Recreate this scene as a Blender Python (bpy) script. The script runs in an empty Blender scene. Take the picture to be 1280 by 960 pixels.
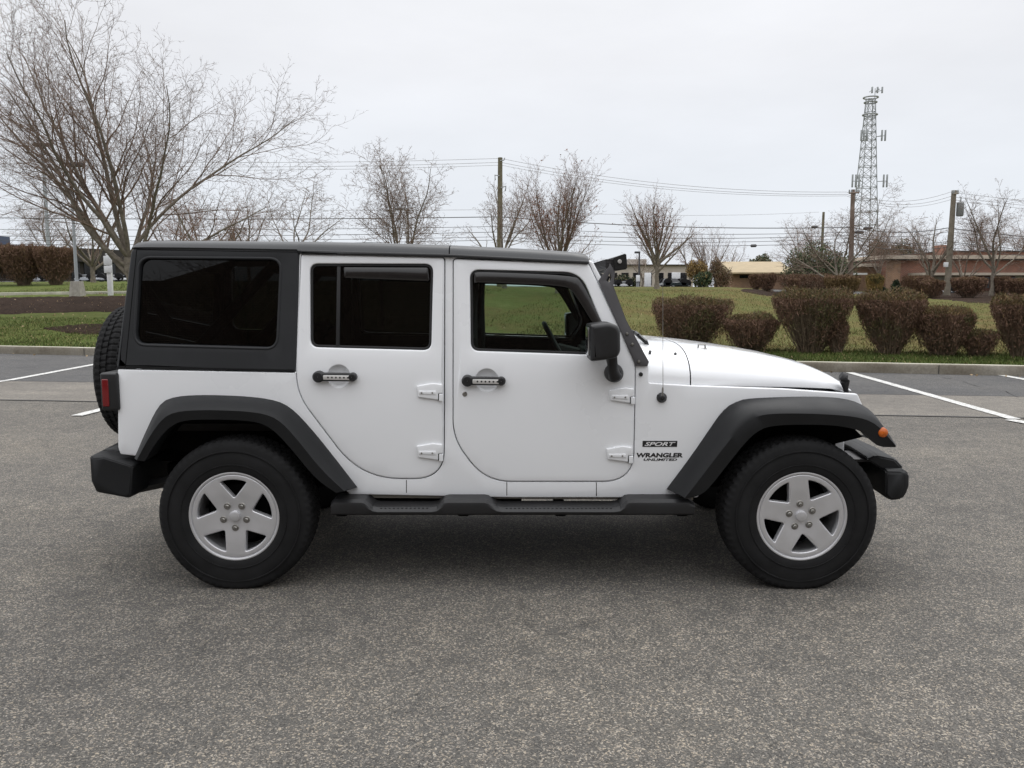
import bpy, bmesh, math, random
import numpy as np
from mathutils import Vector, Matrix
from mathutils.geometry import delaunay_2d_cdt

S = bpy.context.scene
COL = S.collection
R = math.radians

# ------------------------------------------------------------------ camera
F_PX = 1035.0                       # focal length in pixels of a 1280 px wide frame
CAM_D, CAM_H, PITCH = 4.18, 1.57, math.atan(120.0 / 1035.0)
cam_data = bpy.data.cameras.new("camera")
cam_data.sensor_width = 36.0
cam_data.lens = F_PX / 1280.0 * 36.0
cam_data.clip_start = 0.05
cam_data.clip_end = 6000.0
cam = bpy.data.objects.new("camera", cam_data)
cam.location = (0.0, -CAM_D, CAM_H)
cam.rotation_euler = (math.pi / 2 - PITCH, 0.0, 0.0)
COL.objects.link(cam)
S.camera = cam

# ------------------------------------------------------------------ world: overcast sky
SUN_ELEV, SUN_ROT = R(56), R(25)
world = bpy.data.worlds.new("World")
S.world = world
world.use_nodes = True
wn = world.node_tree
wn.nodes.clear()
def wnode(t, **kw):
    n = wn.nodes.new(t)
    for k, v in kw.items():
        setattr(n, k, v)
    return n
w_out = wnode("ShaderNodeOutputWorld")
w_sky = wnode("ShaderNodeTexSky", sky_type='NISHITA', sun_disc=False, sun_elevation=SUN_ELEV, sun_rotation=SUN_ROT)
w_bg1 = wnode("ShaderNodeBackground")
w_bg1.inputs[1].default_value = 0.10
w_bg2 = wnode("ShaderNodeBackground")
w_bg2.inputs[1].default_value = 1.035
w_mix = wnode("ShaderNodeMixShader")
w_mix.inputs[0].default_value = 0.93
w_tc = wnode("ShaderNodeTexCoord")
w_sep = wnode("ShaderNodeSeparateXYZ")
w_ramp = wnode("ShaderNodeValToRGB")
er = w_ramp.color_ramp.elements
er[0].position, er[0].color = 0.0, (0.74, 0.78, 0.85, 1)
er[1].position, er[1].color = 1.0, (2.35, 2.36, 2.40, 1)
for p, c in ((0.10, (0.755, 0.785, 0.835, 1)), (0.25, (0.82, 0.825, 0.85, 1)), (0.40, (0.885, 0.89, 0.905, 1)), (0.7, (1.7, 1.71, 1.75, 1))):
    e = er.new(p); e.color = c
w_map = wnode("ShaderNodeMapping")
w_map.inputs['Scale'].default_value = (1.0, 1.0, 3.2)
w_noise = wnode("ShaderNodeTexNoise")
w_noise.inputs['Scale'].default_value = 2.1
w_noise.inputs['Detail'].default_value = 6.0
w_noise.inputs['Roughness'].default_value = 0.55
w_mr = wnode("ShaderNodeMapRange")
w_mr.inputs[1].default_value, w_mr.inputs[2].default_value = 0.30, 0.72
w_mr.inputs[3].default_value, w_mr.inputs[4].default_value = 0.93, 1.06
w_mul = wnode("ShaderNodeVectorMath", operation='SCALE')
L = wn.links.new
L(w_tc.outputs['Generated'], w_sep.inputs[0])
L(w_sep.outputs['Z'], w_ramp.inputs[0])
L(w_tc.outputs['Generated'], w_map.inputs[0])
L(w_map.outputs[0], w_noise.inputs[0])
L(w_noise.outputs[0], w_mr.inputs[0])
L(w_ramp.outputs[0], w_mul.inputs[0])
L(w_mr.outputs[0], w_mul.inputs['Scale'])
L(w_mul.outputs[0], w_bg2.inputs[0])
L(w_sky.outputs[0], w_bg1.inputs[0])
L(w_bg1.outputs[0], w_mix.inputs[1])
L(w_bg2.outputs[0], w_mix.inputs[2])
L(w_mix.outputs[0], w_out.inputs[0])

# ------------------------------------------------------------------ sun (soft, behind cloud)
sun_d = bpy.data.lights.new("sun", 'SUN')
sun_d.energy = 0.6
sun_d.angle = R(40)
sun_d.color = (1.0, 0.97, 0.93)
sun = bpy.data.objects.new("sun", sun_d)
# sky rotation is measured from +Y towards +X; the lamp shines from that direction
sdir = Vector((math.sin(SUN_ROT) * math.cos(SUN_ELEV), math.cos(SUN_ROT) * math.cos(SUN_ELEV), math.sin(SUN_ELEV)))
sun.rotation_euler = sdir.to_track_quat('Z', 'Y').to_euler()
sun.location = (0, 0, 40)
COL.objects.link(sun)

# ------------------------------------------------------------------ exposure
S.view_settings.view_transform = 'Standard'
S.view_settings.look = 'None'
S.view_settings.exposure = 0.10
S.view_settings.gamma = 1.0
S.view_settings.use_curve_mapping = False
S.cycles.use_denoising = True
S.cycles.max_bounces = 8
S.cycles.transparent_max_bounces = 24

# ------------------------------------------------------------------ helpers: measuring
ST, CT = math.sin(PITCH), math.cos(PITCH)
def ray(px, py):
    a, b = (px - 640.0) / F_PX, (480.0 - py) / F_PX
    return Vector((a, CT + b * ST, -ST + b * CT))
def at_y(px, py, y):
    d = ray(px, py)
    return Vector((0, -CAM_D, CAM_H)) + d * ((y + CAM_D) / d.y)
def at_z(px, py, z):
    d = ray(px, py)
    return Vector((0, -CAM_D, CAM_H)) + d * ((z - CAM_H) / d.z)
def spot(px, y, row=360):
    """x of the thing seen in column px when it stands at depth y"""
    return at_y(px, row, y).x

# ------------------------------------------------------------------ helpers: objects
WLOC = {}
def put(o, parent):
    COL.objects.link(o)
    if parent is not None:
        o.parent = parent
    return o
def mesh_obj(name, me, mats, parent=None):
    o = bpy.data.objects.new(name, me)
    for m in (mats if isinstance(mats, (list, tuple)) else [mats]):
        me.materials.append(m)
    return put(o, parent)
def sharpen(bm, ang=35):
    lim = R(ang)
    for f in bm.faces:
        f.smooth = True
    for e in bm.edges:
        if len(e.link_faces) == 2:
            e.smooth = e.calc_face_angle(0) < lim
def obj(name, bm, m, parent=None, origin=None, ang=35, fix=True):
    """link a bmesh given in world coordinates; its vertices become local to the parent (or to origin)"""
    if fix:
        bmesh.ops.recalc_face_normals(bm, faces=bm.faces[:])
    sharpen(bm, ang)
    off = Vector((0, 0, 0))
    if parent is not None:
        off = WLOC.get(parent.name, Vector((0, 0, 0)))
    loc = Vector((0, 0, 0))
    if origin is not None:
        loc = Vector(origin) - off
    off = off + loc
    bmesh.ops.translate(bm, verts=bm.verts[:], vec=-off)
    me = bpy.data.meshes.new(name)
    bm.to_mesh(me); bm.free()
    o = mesh_obj(name, me, m, parent)
    o.location = loc
    WLOC[o.name] = off.copy()
    return o
def thing(name, label, cat, loc, group=None):
    o = bpy.data.objects.new(name, None)
    o.location = loc
    o.empty_display_size = 0.2
    COL.objects.link(o)
    tag(o, label, cat, group)
    WLOC[o.name] = Vector(loc)
    return o
def tag(o, label, cat, group=None):
    o['label'] = label
    o['category'] = cat
    if group:
        o['group'] = group
    return o
def structure(o):
    o['kind'] = 'structure'
    return o
def np_mesh(name, V, quads=None, tris=None, midx=None, smooth=True):
    me = bpy.data.meshes.new(name)
    V = np.asarray(V, dtype=np.float32).reshape(-1, 3)
    nq = 0 if quads is None else len(quads)
    nt = 0 if tris is None else len(tris)
    loops = np.concatenate([np.asarray(a, dtype=np.int32).ravel() for a in (quads, tris) if a is not None and len(a)])
    me.vertices.add(len(V)); me.vertices.foreach_set('co', V.ravel())
    me.loops.add(len(loops)); me.loops.foreach_set('vertex_index', loops)
    me.polygons.add(nq + nt)
    starts = np.concatenate([np.arange(nq) * 4, nq * 4 + np.arange(nt) * 3]).astype(np.int32)
    me.polygons.foreach_set('loop_start', starts)
    if midx is not None:
        me.polygons.foreach_set('material_index', np.asarray(midx, dtype=np.int32))
    me.polygons.foreach_set('use_smooth', np.full(nq + nt, smooth))
    me.update(calc_edges=True)
    me.validate()
    return me

# ------------------------------------------------------------------ helpers: shapes
def add_box(bm, lo, hi, bev=0.0, seg=2):
    lo, hi = Vector(lo), Vector(hi)
    r = bmesh.ops.create_cube(bm, size=1.0)
    vs = r['verts']
    c, s = (lo + hi) / 2, hi - lo
    for v in vs:
        v.co = Vector((v.co.x * s.x + c.x, v.co.y * s.y + c.y, v.co.z * s.z + c.z))
    if bev > 0:
        es = list({e for v in vs for e in v.link_edges})
        r2 = bmesh.ops.bevel(bm, geom=es, offset=bev, segments=seg, affect='EDGES', profile=0.5)
        vs = r2['verts'] + [v for v in vs if v.is_valid]
    return vs
def add_tube(bm, pts, rad, n=8, cap=True):
    pts = [Vector(p) for p in pts]
    rads = rad if isinstance(rad, (list, tuple)) else [rad] * len(pts)
    rings = []
    up = Vector((0, 0, 1))
    for i, p in enumerate(pts):
        a = pts[max(i - 1, 0)]; b = pts[min(i + 1, len(pts) - 1)]
        t = (b - a).normalized()
        ref = up if abs(t.z) < 0.95 else Vector((0, 1, 0))
        u = t.cross(ref).normalized(); w = t.cross(u).normalized()
        rings.append([bm.verts.new(p + (u * math.cos(k * 2 * math.pi / n) + w * math.sin(k * 2 * math.pi / n)) * rads[i]) for k in range(n)])
    for a, b in zip(rings, rings[1:]):
        for k in range(n):
            bm.faces.new((a[k], a[(k + 1) % n], b[(k + 1) % n], b[k]))
    if cap:
        bm.faces.new(rings[0]); bm.faces.new(list(reversed(rings[-1])))
    return [v for r_ in rings for v in r_]
def add_loft(bm, rings, closed=True, caps=True):
    """rings: lists of points with equal counts"""
    vr = [[bm.verts.new(Vector(p)) for p in r_] for r_ in rings]
    n = len(vr[0])
    for a, b in zip(vr, vr[1:]):
        for k in range(n if closed else n - 1):
            bm.faces.new((a[k], a[(k + 1) % n], b[(k + 1) % n], b[k]))
    if caps and closed:
        bm.faces.new(vr[0]); bm.faces.new(list(reversed(vr[-1])))
    return vr
def add_lathe(bm, prof, axis_o, n=48, closed=False):
    """prof: (radius, depth along +y); axis along y through axis_o"""
    o = Vector(axis_o)
    rings = []
    for r_, d in prof:
        rings.append([bm.verts.new(o + Vector((math.cos(a) * r_, d, math.sin(a) * r_))) for a in [k * 2 * math.pi / n for k in range(n)]])
    for a, b in zip(rings, rings[1:]):
        for k in range(n):
            bm.faces.new((a[k], a[(k + 1) % n], b[(k + 1) % n], b[k]))
    return rings
def area2(p):
    return sum(p[i][0] * p[(i + 1) % len(p)][1] - p[(i + 1) % len(p)][0] * p[i][1] for i in range(len(p)))
def rnd(pts, r, seg=5):
    """round the corners of a closed polygon; r a number or one per corner"""
    n = len(pts); out = []
    rs = r if isinstance(r, (list, tuple)) else [r] * n
    for i in range(n):
        p, a, b = Vector(pts[i]), Vector(pts[i - 1]), Vector(pts[(i + 1) % n])
        q = min(rs[i], 0.48 * (a - p).length, 0.48 * (b - p).length)
        if q < 1e-4:
            out.append(p); continue
        A = p + (a - p).normalized() * q; B = p + (b - p).normalized() * q
        for k in range(seg + 1):
            t = k / seg
            out.append(A * (1 - t) ** 2 + p * 2 * t * (1 - t) + B * t * t)
    return out
def resample(pts, n):
    pts = [Vector(p) for p in pts]
    d = [0.0]
    for a, b in zip(pts, pts[1:]):
        d.append(d[-1] + (b - a).length)
    out = []; j = 0
    for i in range(n):
        t = d[-1] * i / (n - 1)
        while j < len(pts) - 2 and d[j + 1] < t:
            j += 1
        u = (t - d[j]) / max(d[j + 1] - d[j], 1e-9)
        out.append(pts[j].lerp(pts[j + 1], min(max(u, 0), 1)))
    return out
def smooth_line(pts, it=2):
    pts = [Vector(p) for p in pts]
    for _ in range(it):
        q = [pts[0]]
        for a, b in zip(pts, pts[1:]):
            q += [a * .75 + b * .25, a * .25 + b * .75]
        q.append(pts[-1]); pts = q
    return pts
def offset_loop(loop, d):
    n = len(loop); out = []
    for i in range(n):
        p, a, b = loop[i], loop[i - 1], loop[(i + 1) % n]
        e1, e2 = (p - a), (b - p)
        e1 = e1.normalized() if e1.length > 1e-9 else e2.normalized()
        e2 = e2.normalized() if e2.length > 1e-9 else e1
        n1, n2 = Vector((-e1.y, e1.x)), Vector((-e2.y, e2.x))
        m = n1 + n2
        m = m.normalized() if m.length > 1e-6 else n1
        k = 1.0 / max(m.dot(n1), 0.5)
        out.append(p + m * d * k)
    return out
def clean(loop, eps=1e-4):
    out = []
    for p in loop:
        p = Vector((p[0], p[1]))
        if not out or (p - out[-1]).length > eps:
            out.append(p)
    if (out[0] - out[-1]).length < eps:
        out.pop()
    return out
def inside(p, poly):
    c = False; j = len(poly) - 1; x, y = p
    for i in range(len(poly)):
        xi, yi = poly[i][0], poly[i][1]; xj, yj = poly[j][0], poly[j][1]
        if (yi > y) != (yj > y) and x < (xj - xi) * (y - yi) / (yj - yi) + xi:
            c = not c
        j = i
    return c
def add_panel(bm, outer, holes, surf, inward, r=0.004, t=0.02, step=0.06, segs=3, back=False):
    """a sheet of thickness t with rounded edges, its front laid on surf(u, v)"""
    loops = []
    for k, lp in enumerate([outer] + list(holes)):
        lp = clean(lp)
        if (area2(lp) > 0) != (k == 0):
            lp = list(reversed(lp))
        loops.append(lp)
    ins = [offset_loop(lp, r) for lp in loops]
    pts = []; edges = []
    for lp in ins:
        b = len(pts); n = len(lp)
        pts += [Vector(p) for p in lp]
        edges += [(b + i, b + (i + 1) % n) for i in range(n)]
    nb = len(pts)
    us = [p.x for p in ins[0]]; vs = [p.y for p in ins[0]]
    bnd = np.array([(p.x, p.y) for p in pts])
    v = min(vs) + step * .5
    while v < max(vs):
        u = min(us) + step * .5
        while u < max(us):
            if inside((u, v), ins[0]) and not any(inside((u, v), h) for h in ins[1:]):
                if ((bnd - (u, v)) ** 2).sum(1).min() > (step * .45) ** 2:
                    pts.append(Vector((u, v)))
            u += step
        v += step
    res = delaunay_2d_cdt(pts, edges, [], 0, 1e-7)
    ov, of, orig = res[0], res[2], res[3]
    n3 = Vector(inward)
    front = [bm.verts.new(surf(p.x, p.y)) for p in ov]
    lookup = {}
    for i, l in enumerate(orig):
        for q in l:
            lookup[q] = front[i]
    keep = []
    for f in of:
        c = (sum(ov[i].x for i in f) / len(f), sum(ov[i].y for i in f) / len(f))
        if inside(c, ins[0]) and not any(inside(c, h) for h in ins[1:]):
            try:
                bm.faces.new([front[i] for i in f]); keep.append(f)
            except ValueError:
                pass
    b = 0; lastrings = {}
    for lp in loops:
        n = len(lp)
        prev = [lookup[b + i] for i in range(n)]
        depths = [(r * (1 - math.sin(a)), r * (1 - math.cos(a))) for a in [math.pi / 2 * k / segs for k in range(1, segs + 1)]] + [(0, t)]
        for ins_d, dep in depths:
            o2 = offset_loop(lp, ins_d) if ins_d > 1e-7 else lp
            cur = [bm.verts.new(surf(p.x, p.y) + n3 * dep) for p in o2]
            for i in range(n):
                j = (i + 1) % n
                if prev[i] is not prev[j]:
                    bm.faces.new((prev[i], prev[j], cur[j], cur[i]))
            prev = cur
        for i in range(n):
            lastrings[b + i] = prev[i]
        b += n
    if back:
        idx = {}
        for i, l in enumerate(orig):
            for q in l:
                if q in lastrings:
                    idx[i] = lastrings[q]
        bk = [idx[i] if i in idx else bm.verts.new(surf(p.x, p.y) + n3 * t) for i, p in enumerate(ov)]
        for f in keep:
            try:
                bm.faces.new([bk[i] for i in reversed(f)])
            except ValueError:
                pass
    for vtx in [v_ for v_ in bm.verts if not v_.link_faces]:
        bm.verts.remove(vtx)

# ------------------------------------------------------------------ helpers: materials
def nodes_of(name):
    m = bpy.data.materials.new(name)
    m.use_nodes = True
    nt = m.node_tree
    b = nt.nodes['Principled BSDF']
    return m, nt, b
def nd(nt, t, **kw):
    n = nt.nodes.new(t)
    for k, v in kw.items():
        setattr(n, k, v)
    return n
def noise(nt, vec, scale, detail=4, rough=.55, dist=0):
    n = nd(nt, "ShaderNodeTexNoise")
    n.inputs['Scale'].default_value = scale
    n.inputs['Detail'].default_value = detail
    n.inputs['Roughness'].default_value = rough
    n.inputs['Distortion'].default_value = dist
    if vec is not None:
        nt.links.new(vec, n.inputs['Vector'])
    return n.outputs['Fac']
def ramp(nt, fac, stops):
    n = nd(nt, "ShaderNodeValToRGB")
    e = n.color_ramp.elements
    e[0].position, e[0].color = stops[0][0], (*stops[0][1], 1)
    e[1].position, e[1].color = stops[-1][0], (*stops[-1][1], 1)
    for p, c in stops[1:-1]:
        x = e.new(p); x.color = (*c, 1)
    nt.links.new(fac, n.inputs[0])
    return n.outputs[0]
def mixc(nt, fac, a, b, mode='MIX'):
    n = nd(nt, "ShaderNodeMix", data_type='RGBA', blend_type=mode)
    for s, i in ((fac, 0), (a, 6), (b, 7)):
        if isinstance(s, (int, float)):
            n.inputs[i].default_value = s
        elif isinstance(s, tuple):
            n.inputs[i].default_value = (*s, 1)
        else:
            nt.links.new(s, n.inputs[i])
    return n.outputs[2]
def maprange(nt, v, a, b, c, d):
    n = nd(nt, "ShaderNodeMapRange")
    for i, x in ((1, a), (2, b), (3, c), (4, d)):
        n.inputs[i].default_value = x
    nt.links.new(v, n.inputs[0])
    return n.outputs[0]
def coords(nt, kind='Object', scale=None):
    c = nd(nt, "ShaderNodeTexCoord").outputs[kind]
    if scale is not None:
        m = nd(nt, "ShaderNodeMapping")
        m.inputs['Scale'].default_value = scale
        nt.links.new(c, m.inputs[0]); c = m.outputs[0]
    return c
def bump(nt, b, h, strength=.3, dist=.01):
    n = nd(nt, "ShaderNodeBump")
    n.inputs['Strength'].default_value = strength
    n.inputs['Distance'].default_value = dist
    nt.links.new(h, n.inputs['Height'])
    nt.links.new(n.outputs[0], b.inputs['Normal'])
def pmat(name, col, rough=.5, metal=0.0, coat=0.0, var=.12, vscale=6, bmp=0.0, bscale=300, spec=.5, bdist=.002, coat_r=.04):
    m, nt, b = nodes_of(name)
    c = coords(nt)
    f = noise(nt, c, vscale, 5)
    lo = tuple(x * (1 - var) for x in col); hi = tuple(min(1, x * (1 + var)) for x in col)
    nt.links.new(ramp(nt, f, [(.3, lo), (.7, hi)]), b.inputs['Base Color'])
    nt.links.new(maprange(nt, f, .3, .7, max(0, rough - .05), min(1, rough + .05)), b.inputs['Roughness'])
    b.inputs['Metallic'].default_value = metal
    b.inputs['Coat Weight'].default_value = coat
    b.inputs['Coat Roughness'].default_value = coat_r
    b.inputs['Specular IOR Level'].default_value = spec
    if bmp > 0:
        bump(nt, b, noise(nt, c, bscale, 3), bmp, bdist)
    return m
def glass(name, tint, refl=1.0, ior=1.5, rough=0.0):
    m = bpy.data.materials.new(name); m.use_nodes = True
    nt = m.node_tree; nt.nodes.clear()
    out = nd(nt, "ShaderNodeOutputMaterial")
    tr = nd(nt, "ShaderNodeBsdfTransparent"); tr.inputs[0].default_value = (*tint, 1)
    gl = nd(nt, "ShaderNodeBsdfGlossy"); gl.inputs['Roughness'].default_value = rough
    gl.inputs[0].default_value = (refl, refl, refl, 1)
    fr = nd(nt, "ShaderNodeFresnel"); fr.inputs[0].default_value = ior
    mx = nd(nt, "ShaderNodeMixShader")
    nt.links.new(fr.outputs[0], mx.inputs[0]); nt.links.new(tr.outputs[0], mx.inputs[1]); nt.links.new(gl.outputs[0], mx.inputs[2])
    nt.links.new(mx.outputs[0], out.inputs[0])
    return m

M = {}
M['paint'] = pmat('white_paint', (.83, .842, .86), .3, coat=.8, var=.015, vscale=2.0, coat_r=.03)
def _wave(m):
    nt = m.node_tree; b = nt.nodes['Principled BSDF']
    n = nd(nt, "ShaderNodeBump"); n.inputs['Strength'].default_value = .05; n.inputs['Distance'].default_value = .02
    nt.links.new(noise(nt, coords(nt), 3.5, 2, .4), n.inputs['Height']); nt.links.new(n.outputs[0], b.inputs['Coat Normal'])
_wave(M['paint'])
M['hardtop'] = pmat('black_hardtop', (.016, .017, .019), .52, var=.14, vscale=4, bmp=.25, bscale=900, bdist=.0006, spec=.36)
M['roof'] = pmat('roof_black', (.022, .0235, .026), .36, var=.12, vscale=4, bmp=.12, bscale=900, bdist=.0005)
M['flare'] = pmat('black_flare_plastic', (.0125, .013, .014), .55, var=.15, vscale=5, bmp=.3, bscale=700, bdist=.0008, spec=.26)
M['black'] = pmat('black_plastic', (.011, .011, .012), .45, var=.2, bmp=.1, bscale=500, bdist=.0006)
M['under'] = pmat('underbody_black', (.005, .005, .005), .8, var=.3, spec=.1)
M['rubber'] = pmat('tyre_rubber', (.014, .014, .0145), .72, var=.25, vscale=9, bmp=.15, bscale=220, spec=.16, bdist=.001)
M['alloy'] = pmat('silver_alloy', (.62, .62, .635), .34, metal=.6, var=.03, vscale=12)
M['steel'] = pmat('worn_steel', (.30, .29, .27), .4, metal=.9, var=.2, vscale=30)
M['satin'] = pmat('satin_silver', (.72, .71, .69), .35, metal=.6, var=.06)
M['bracket'] = pmat('grey_bracket', (.075, .072, .076), .5, metal=.2, var=.1, bmp=.1)
M['seal'] = pmat('window_rubber', (.012, .012, .013), .6, var=.2)
M['visor'] = pmat('smoked_acrylic', (.012, .011, .011), .2, var=.1, coat=.5)
M['cloth'] = pmat('dark_seat_cloth', (.035, .034, .034), .9, var=.25, vscale=20, bmp=.3, bscale=250)
M['dash'] = pmat('dark_dash', (.028, .030, .033), .55, var=.2)
M['chrome'] = pmat('polished_rim', (.55, .57, .6), .18, metal=1.0, var=.05)
M['red_lens'] = pmat('red_lens', (.17, .008, .010), .2, coat=.3, var=.15)
M['amber'] = pmat('amber_lens', (.50, .105, .006), .25, coat=.2, var=.2, vscale=60)
M['lamp_glass'] = pmat('headlamp_glass', (.6, .62, .65), .1, metal=.6, var=.1, coat=1)
M['dark_glass'] = glass('tinted_glass', (.066, .072, .072), 0.8, 1.42)
M['clear_glass'] = glass('clear_glass', (.66, .75, .70), 0.7, 1.42)
M['decal_black'] = pmat('decal_black', (.012, .012, .013), .4)
M['decal_white'] = pmat('decal_white', (.7, .7, .7), .4)
M['bark'] = pmat('grey_bark', (.185, .160, .130), .9, var=.35, vscale=9, bmp=.6, bscale=40, bdist=.02, spec=.2)
M['twig'] = pmat('twig_bark', (.195, .142, .112), .9, var=.3, vscale=3, spec=.2)
M['twig_brown'] = pmat('brown_twig_bark', (.20, .125, .092), .9, var=.3, vscale=3, spec=.2)
M['dead_leaf'] = pmat('dead_leaf', (.26, .115, .075), .8, var=.4, vscale=5, spec=.2)
M['shrub_twig'] = pmat('shrub_twig', (.21, .160, .115), .9, var=.35, vscale=10, spec=.2)
M['shrub_leaf'] = pmat('shrub_leaf_brown', (.165, .100, .070), .85, var=.45, vscale=6, spec=.2)
M['shrub_green'] = pmat('shrub_leaf_olive', (.098, .092, .040), .8, var=.45, vscale=7, spec=.2)
M['shrub_rust'] = pmat('shrub_leaf_rust', (.150, .102, .048), .8, var=.4, vscale=7, spec=.2)
M['evergreen'] = pmat('evergreen_leaf', (.080, .112, .058), .8, var=.45, vscale=2, spec=.2)
M['evergreen_dull'] = pmat('dull_evergreen_leaf', (.155, .138, .090), .8, var=.45, vscale=2, spec=.2)
M['conifer'] = pmat('conifer_leaf', (.020, .034, .018), .8, var=.5, vscale=3, spec=.2)
M['gold'] = pmat('golden_leaf', (.30, .21, .085), .8, var=.4, vscale=3, spec=.2)
M['bamboo_brown'] = pmat('tawny_leaf', (.155, .105, .060), .8, var=.45, vscale=3, spec=.2)
M['galv'] = pmat('galvanised_steel', (.30, .315, .32), .5, metal=.3, var=.15, vscale=2)
M['pole_grey'] = pmat('grey_painted_pole', (.33, .35, .37), .5, var=.1, vscale=3)
M['pole_dark'] = pmat('dark_painted_pole', (.05, .05, .055), .5, var=.1)
M['wood'] = pmat('weathered_wood', (.20, .175, .14), .9, var=.25, vscale=4, bmp=.4, bscale=30, spec=.2)
M['wood_green'] = pmat('mossy_wood', (.155, .14, .095), .9, var=.3, vscale=3, bmp=.4, bscale=30, spec=.2)
M['wood_brown'] = pmat('brown_wood', (.19, .145, .12), .9, var=.3, vscale=3, bmp=.4, bscale=30, spec=.2)
M['wire'] = pmat('wire', (.075, .075, .08), .6)
M['wire_pale'] = pmat('bare_wire', (.33, .33, .34), .5)
M['white_plastic'] = pmat('white_vinyl', (.74, .74, .75), .45, var=.06)
M['concrete'] = pmat('concrete', (.34, .32, .28), .9, var=.2, vscale=8, bmp=.4, bscale=60, spec=.2)
M['sign_white'] = pmat('sign_white', (.70, .71, .72), .5, var=.08)
M['dark_win'] = pmat('dark_window', (.012, .013, .016), .1, var=.2, spec=.5)
M['tan_roof'] = pmat('tan_roof', (.36, .285, .175), .8, var=.12, vscale=2)
M['tan_trim'] = pmat('tan_trim', (.40, .345, .28), .7, var=.1)
M['white_wall'] = pmat('white_wall', (.62, .62, .60), .7, var=.1)
M['brown_wall'] = pmat('brown_wall', (.030, .024, .022), .8, var=.2, vscale=1)
M['beige_wall'] = pmat('beige_wall', (.46, .41, .36), .8, var=.1, vscale=.6)
M['blue_roof'] = pmat('blue_grey_roof', (.07, .09, .14), .6, var=.1)
def brick_mat(name, c1, c2):
    m, nt, b = nodes_of(name)
    c = coords(nt)
    mp = nd(nt, "ShaderNodeMapping"); mp.inputs['Rotation'].default_value = (R(90), 0, 0)
    nt.links.new(c, mp.inputs[0])
    bk = nd(nt, "ShaderNodeTexBrick")
    bk.inputs['Color1'].default_value = (*c1, 1); bk.inputs['Color2'].default_value = (*c2, 1)
    bk.inputs['Mortar'].default_value = (.32, .27, .23, 1)
    bk.inputs['Scale'].default_value = 1.0
    bk.inputs['Brick Width'].default_value = .22; bk.inputs['Row Height'].default_value = .075
    bk.inputs['Mortar Size'].default_value = .008
    nt.links.new(mp.outputs[0], bk.inputs['Vector'])
    v = ramp(nt, noise(nt, c, 1.2), [(.3, (.75, .75, .75)), (.7, (1.2, 1.15, 1.1))])
    nt.links.new(mixc(nt, 1.0, bk.outputs[0], v, 'MULTIPLY'), b.inputs['Base Color'])
    b.inputs['Roughness'].default_value = .85
    return m
M['office'] = brick_mat('dark_office_brick', (.11, .085, .07), (.085, .065, .055))
M['brick'] = brick_mat('red_brick', (.26, .10, .062), (.20, .08, .052))
M['brick_tan'] = brick_mat('tan_brick', (.32, .19, .11), (.26, .15, .09))

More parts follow.
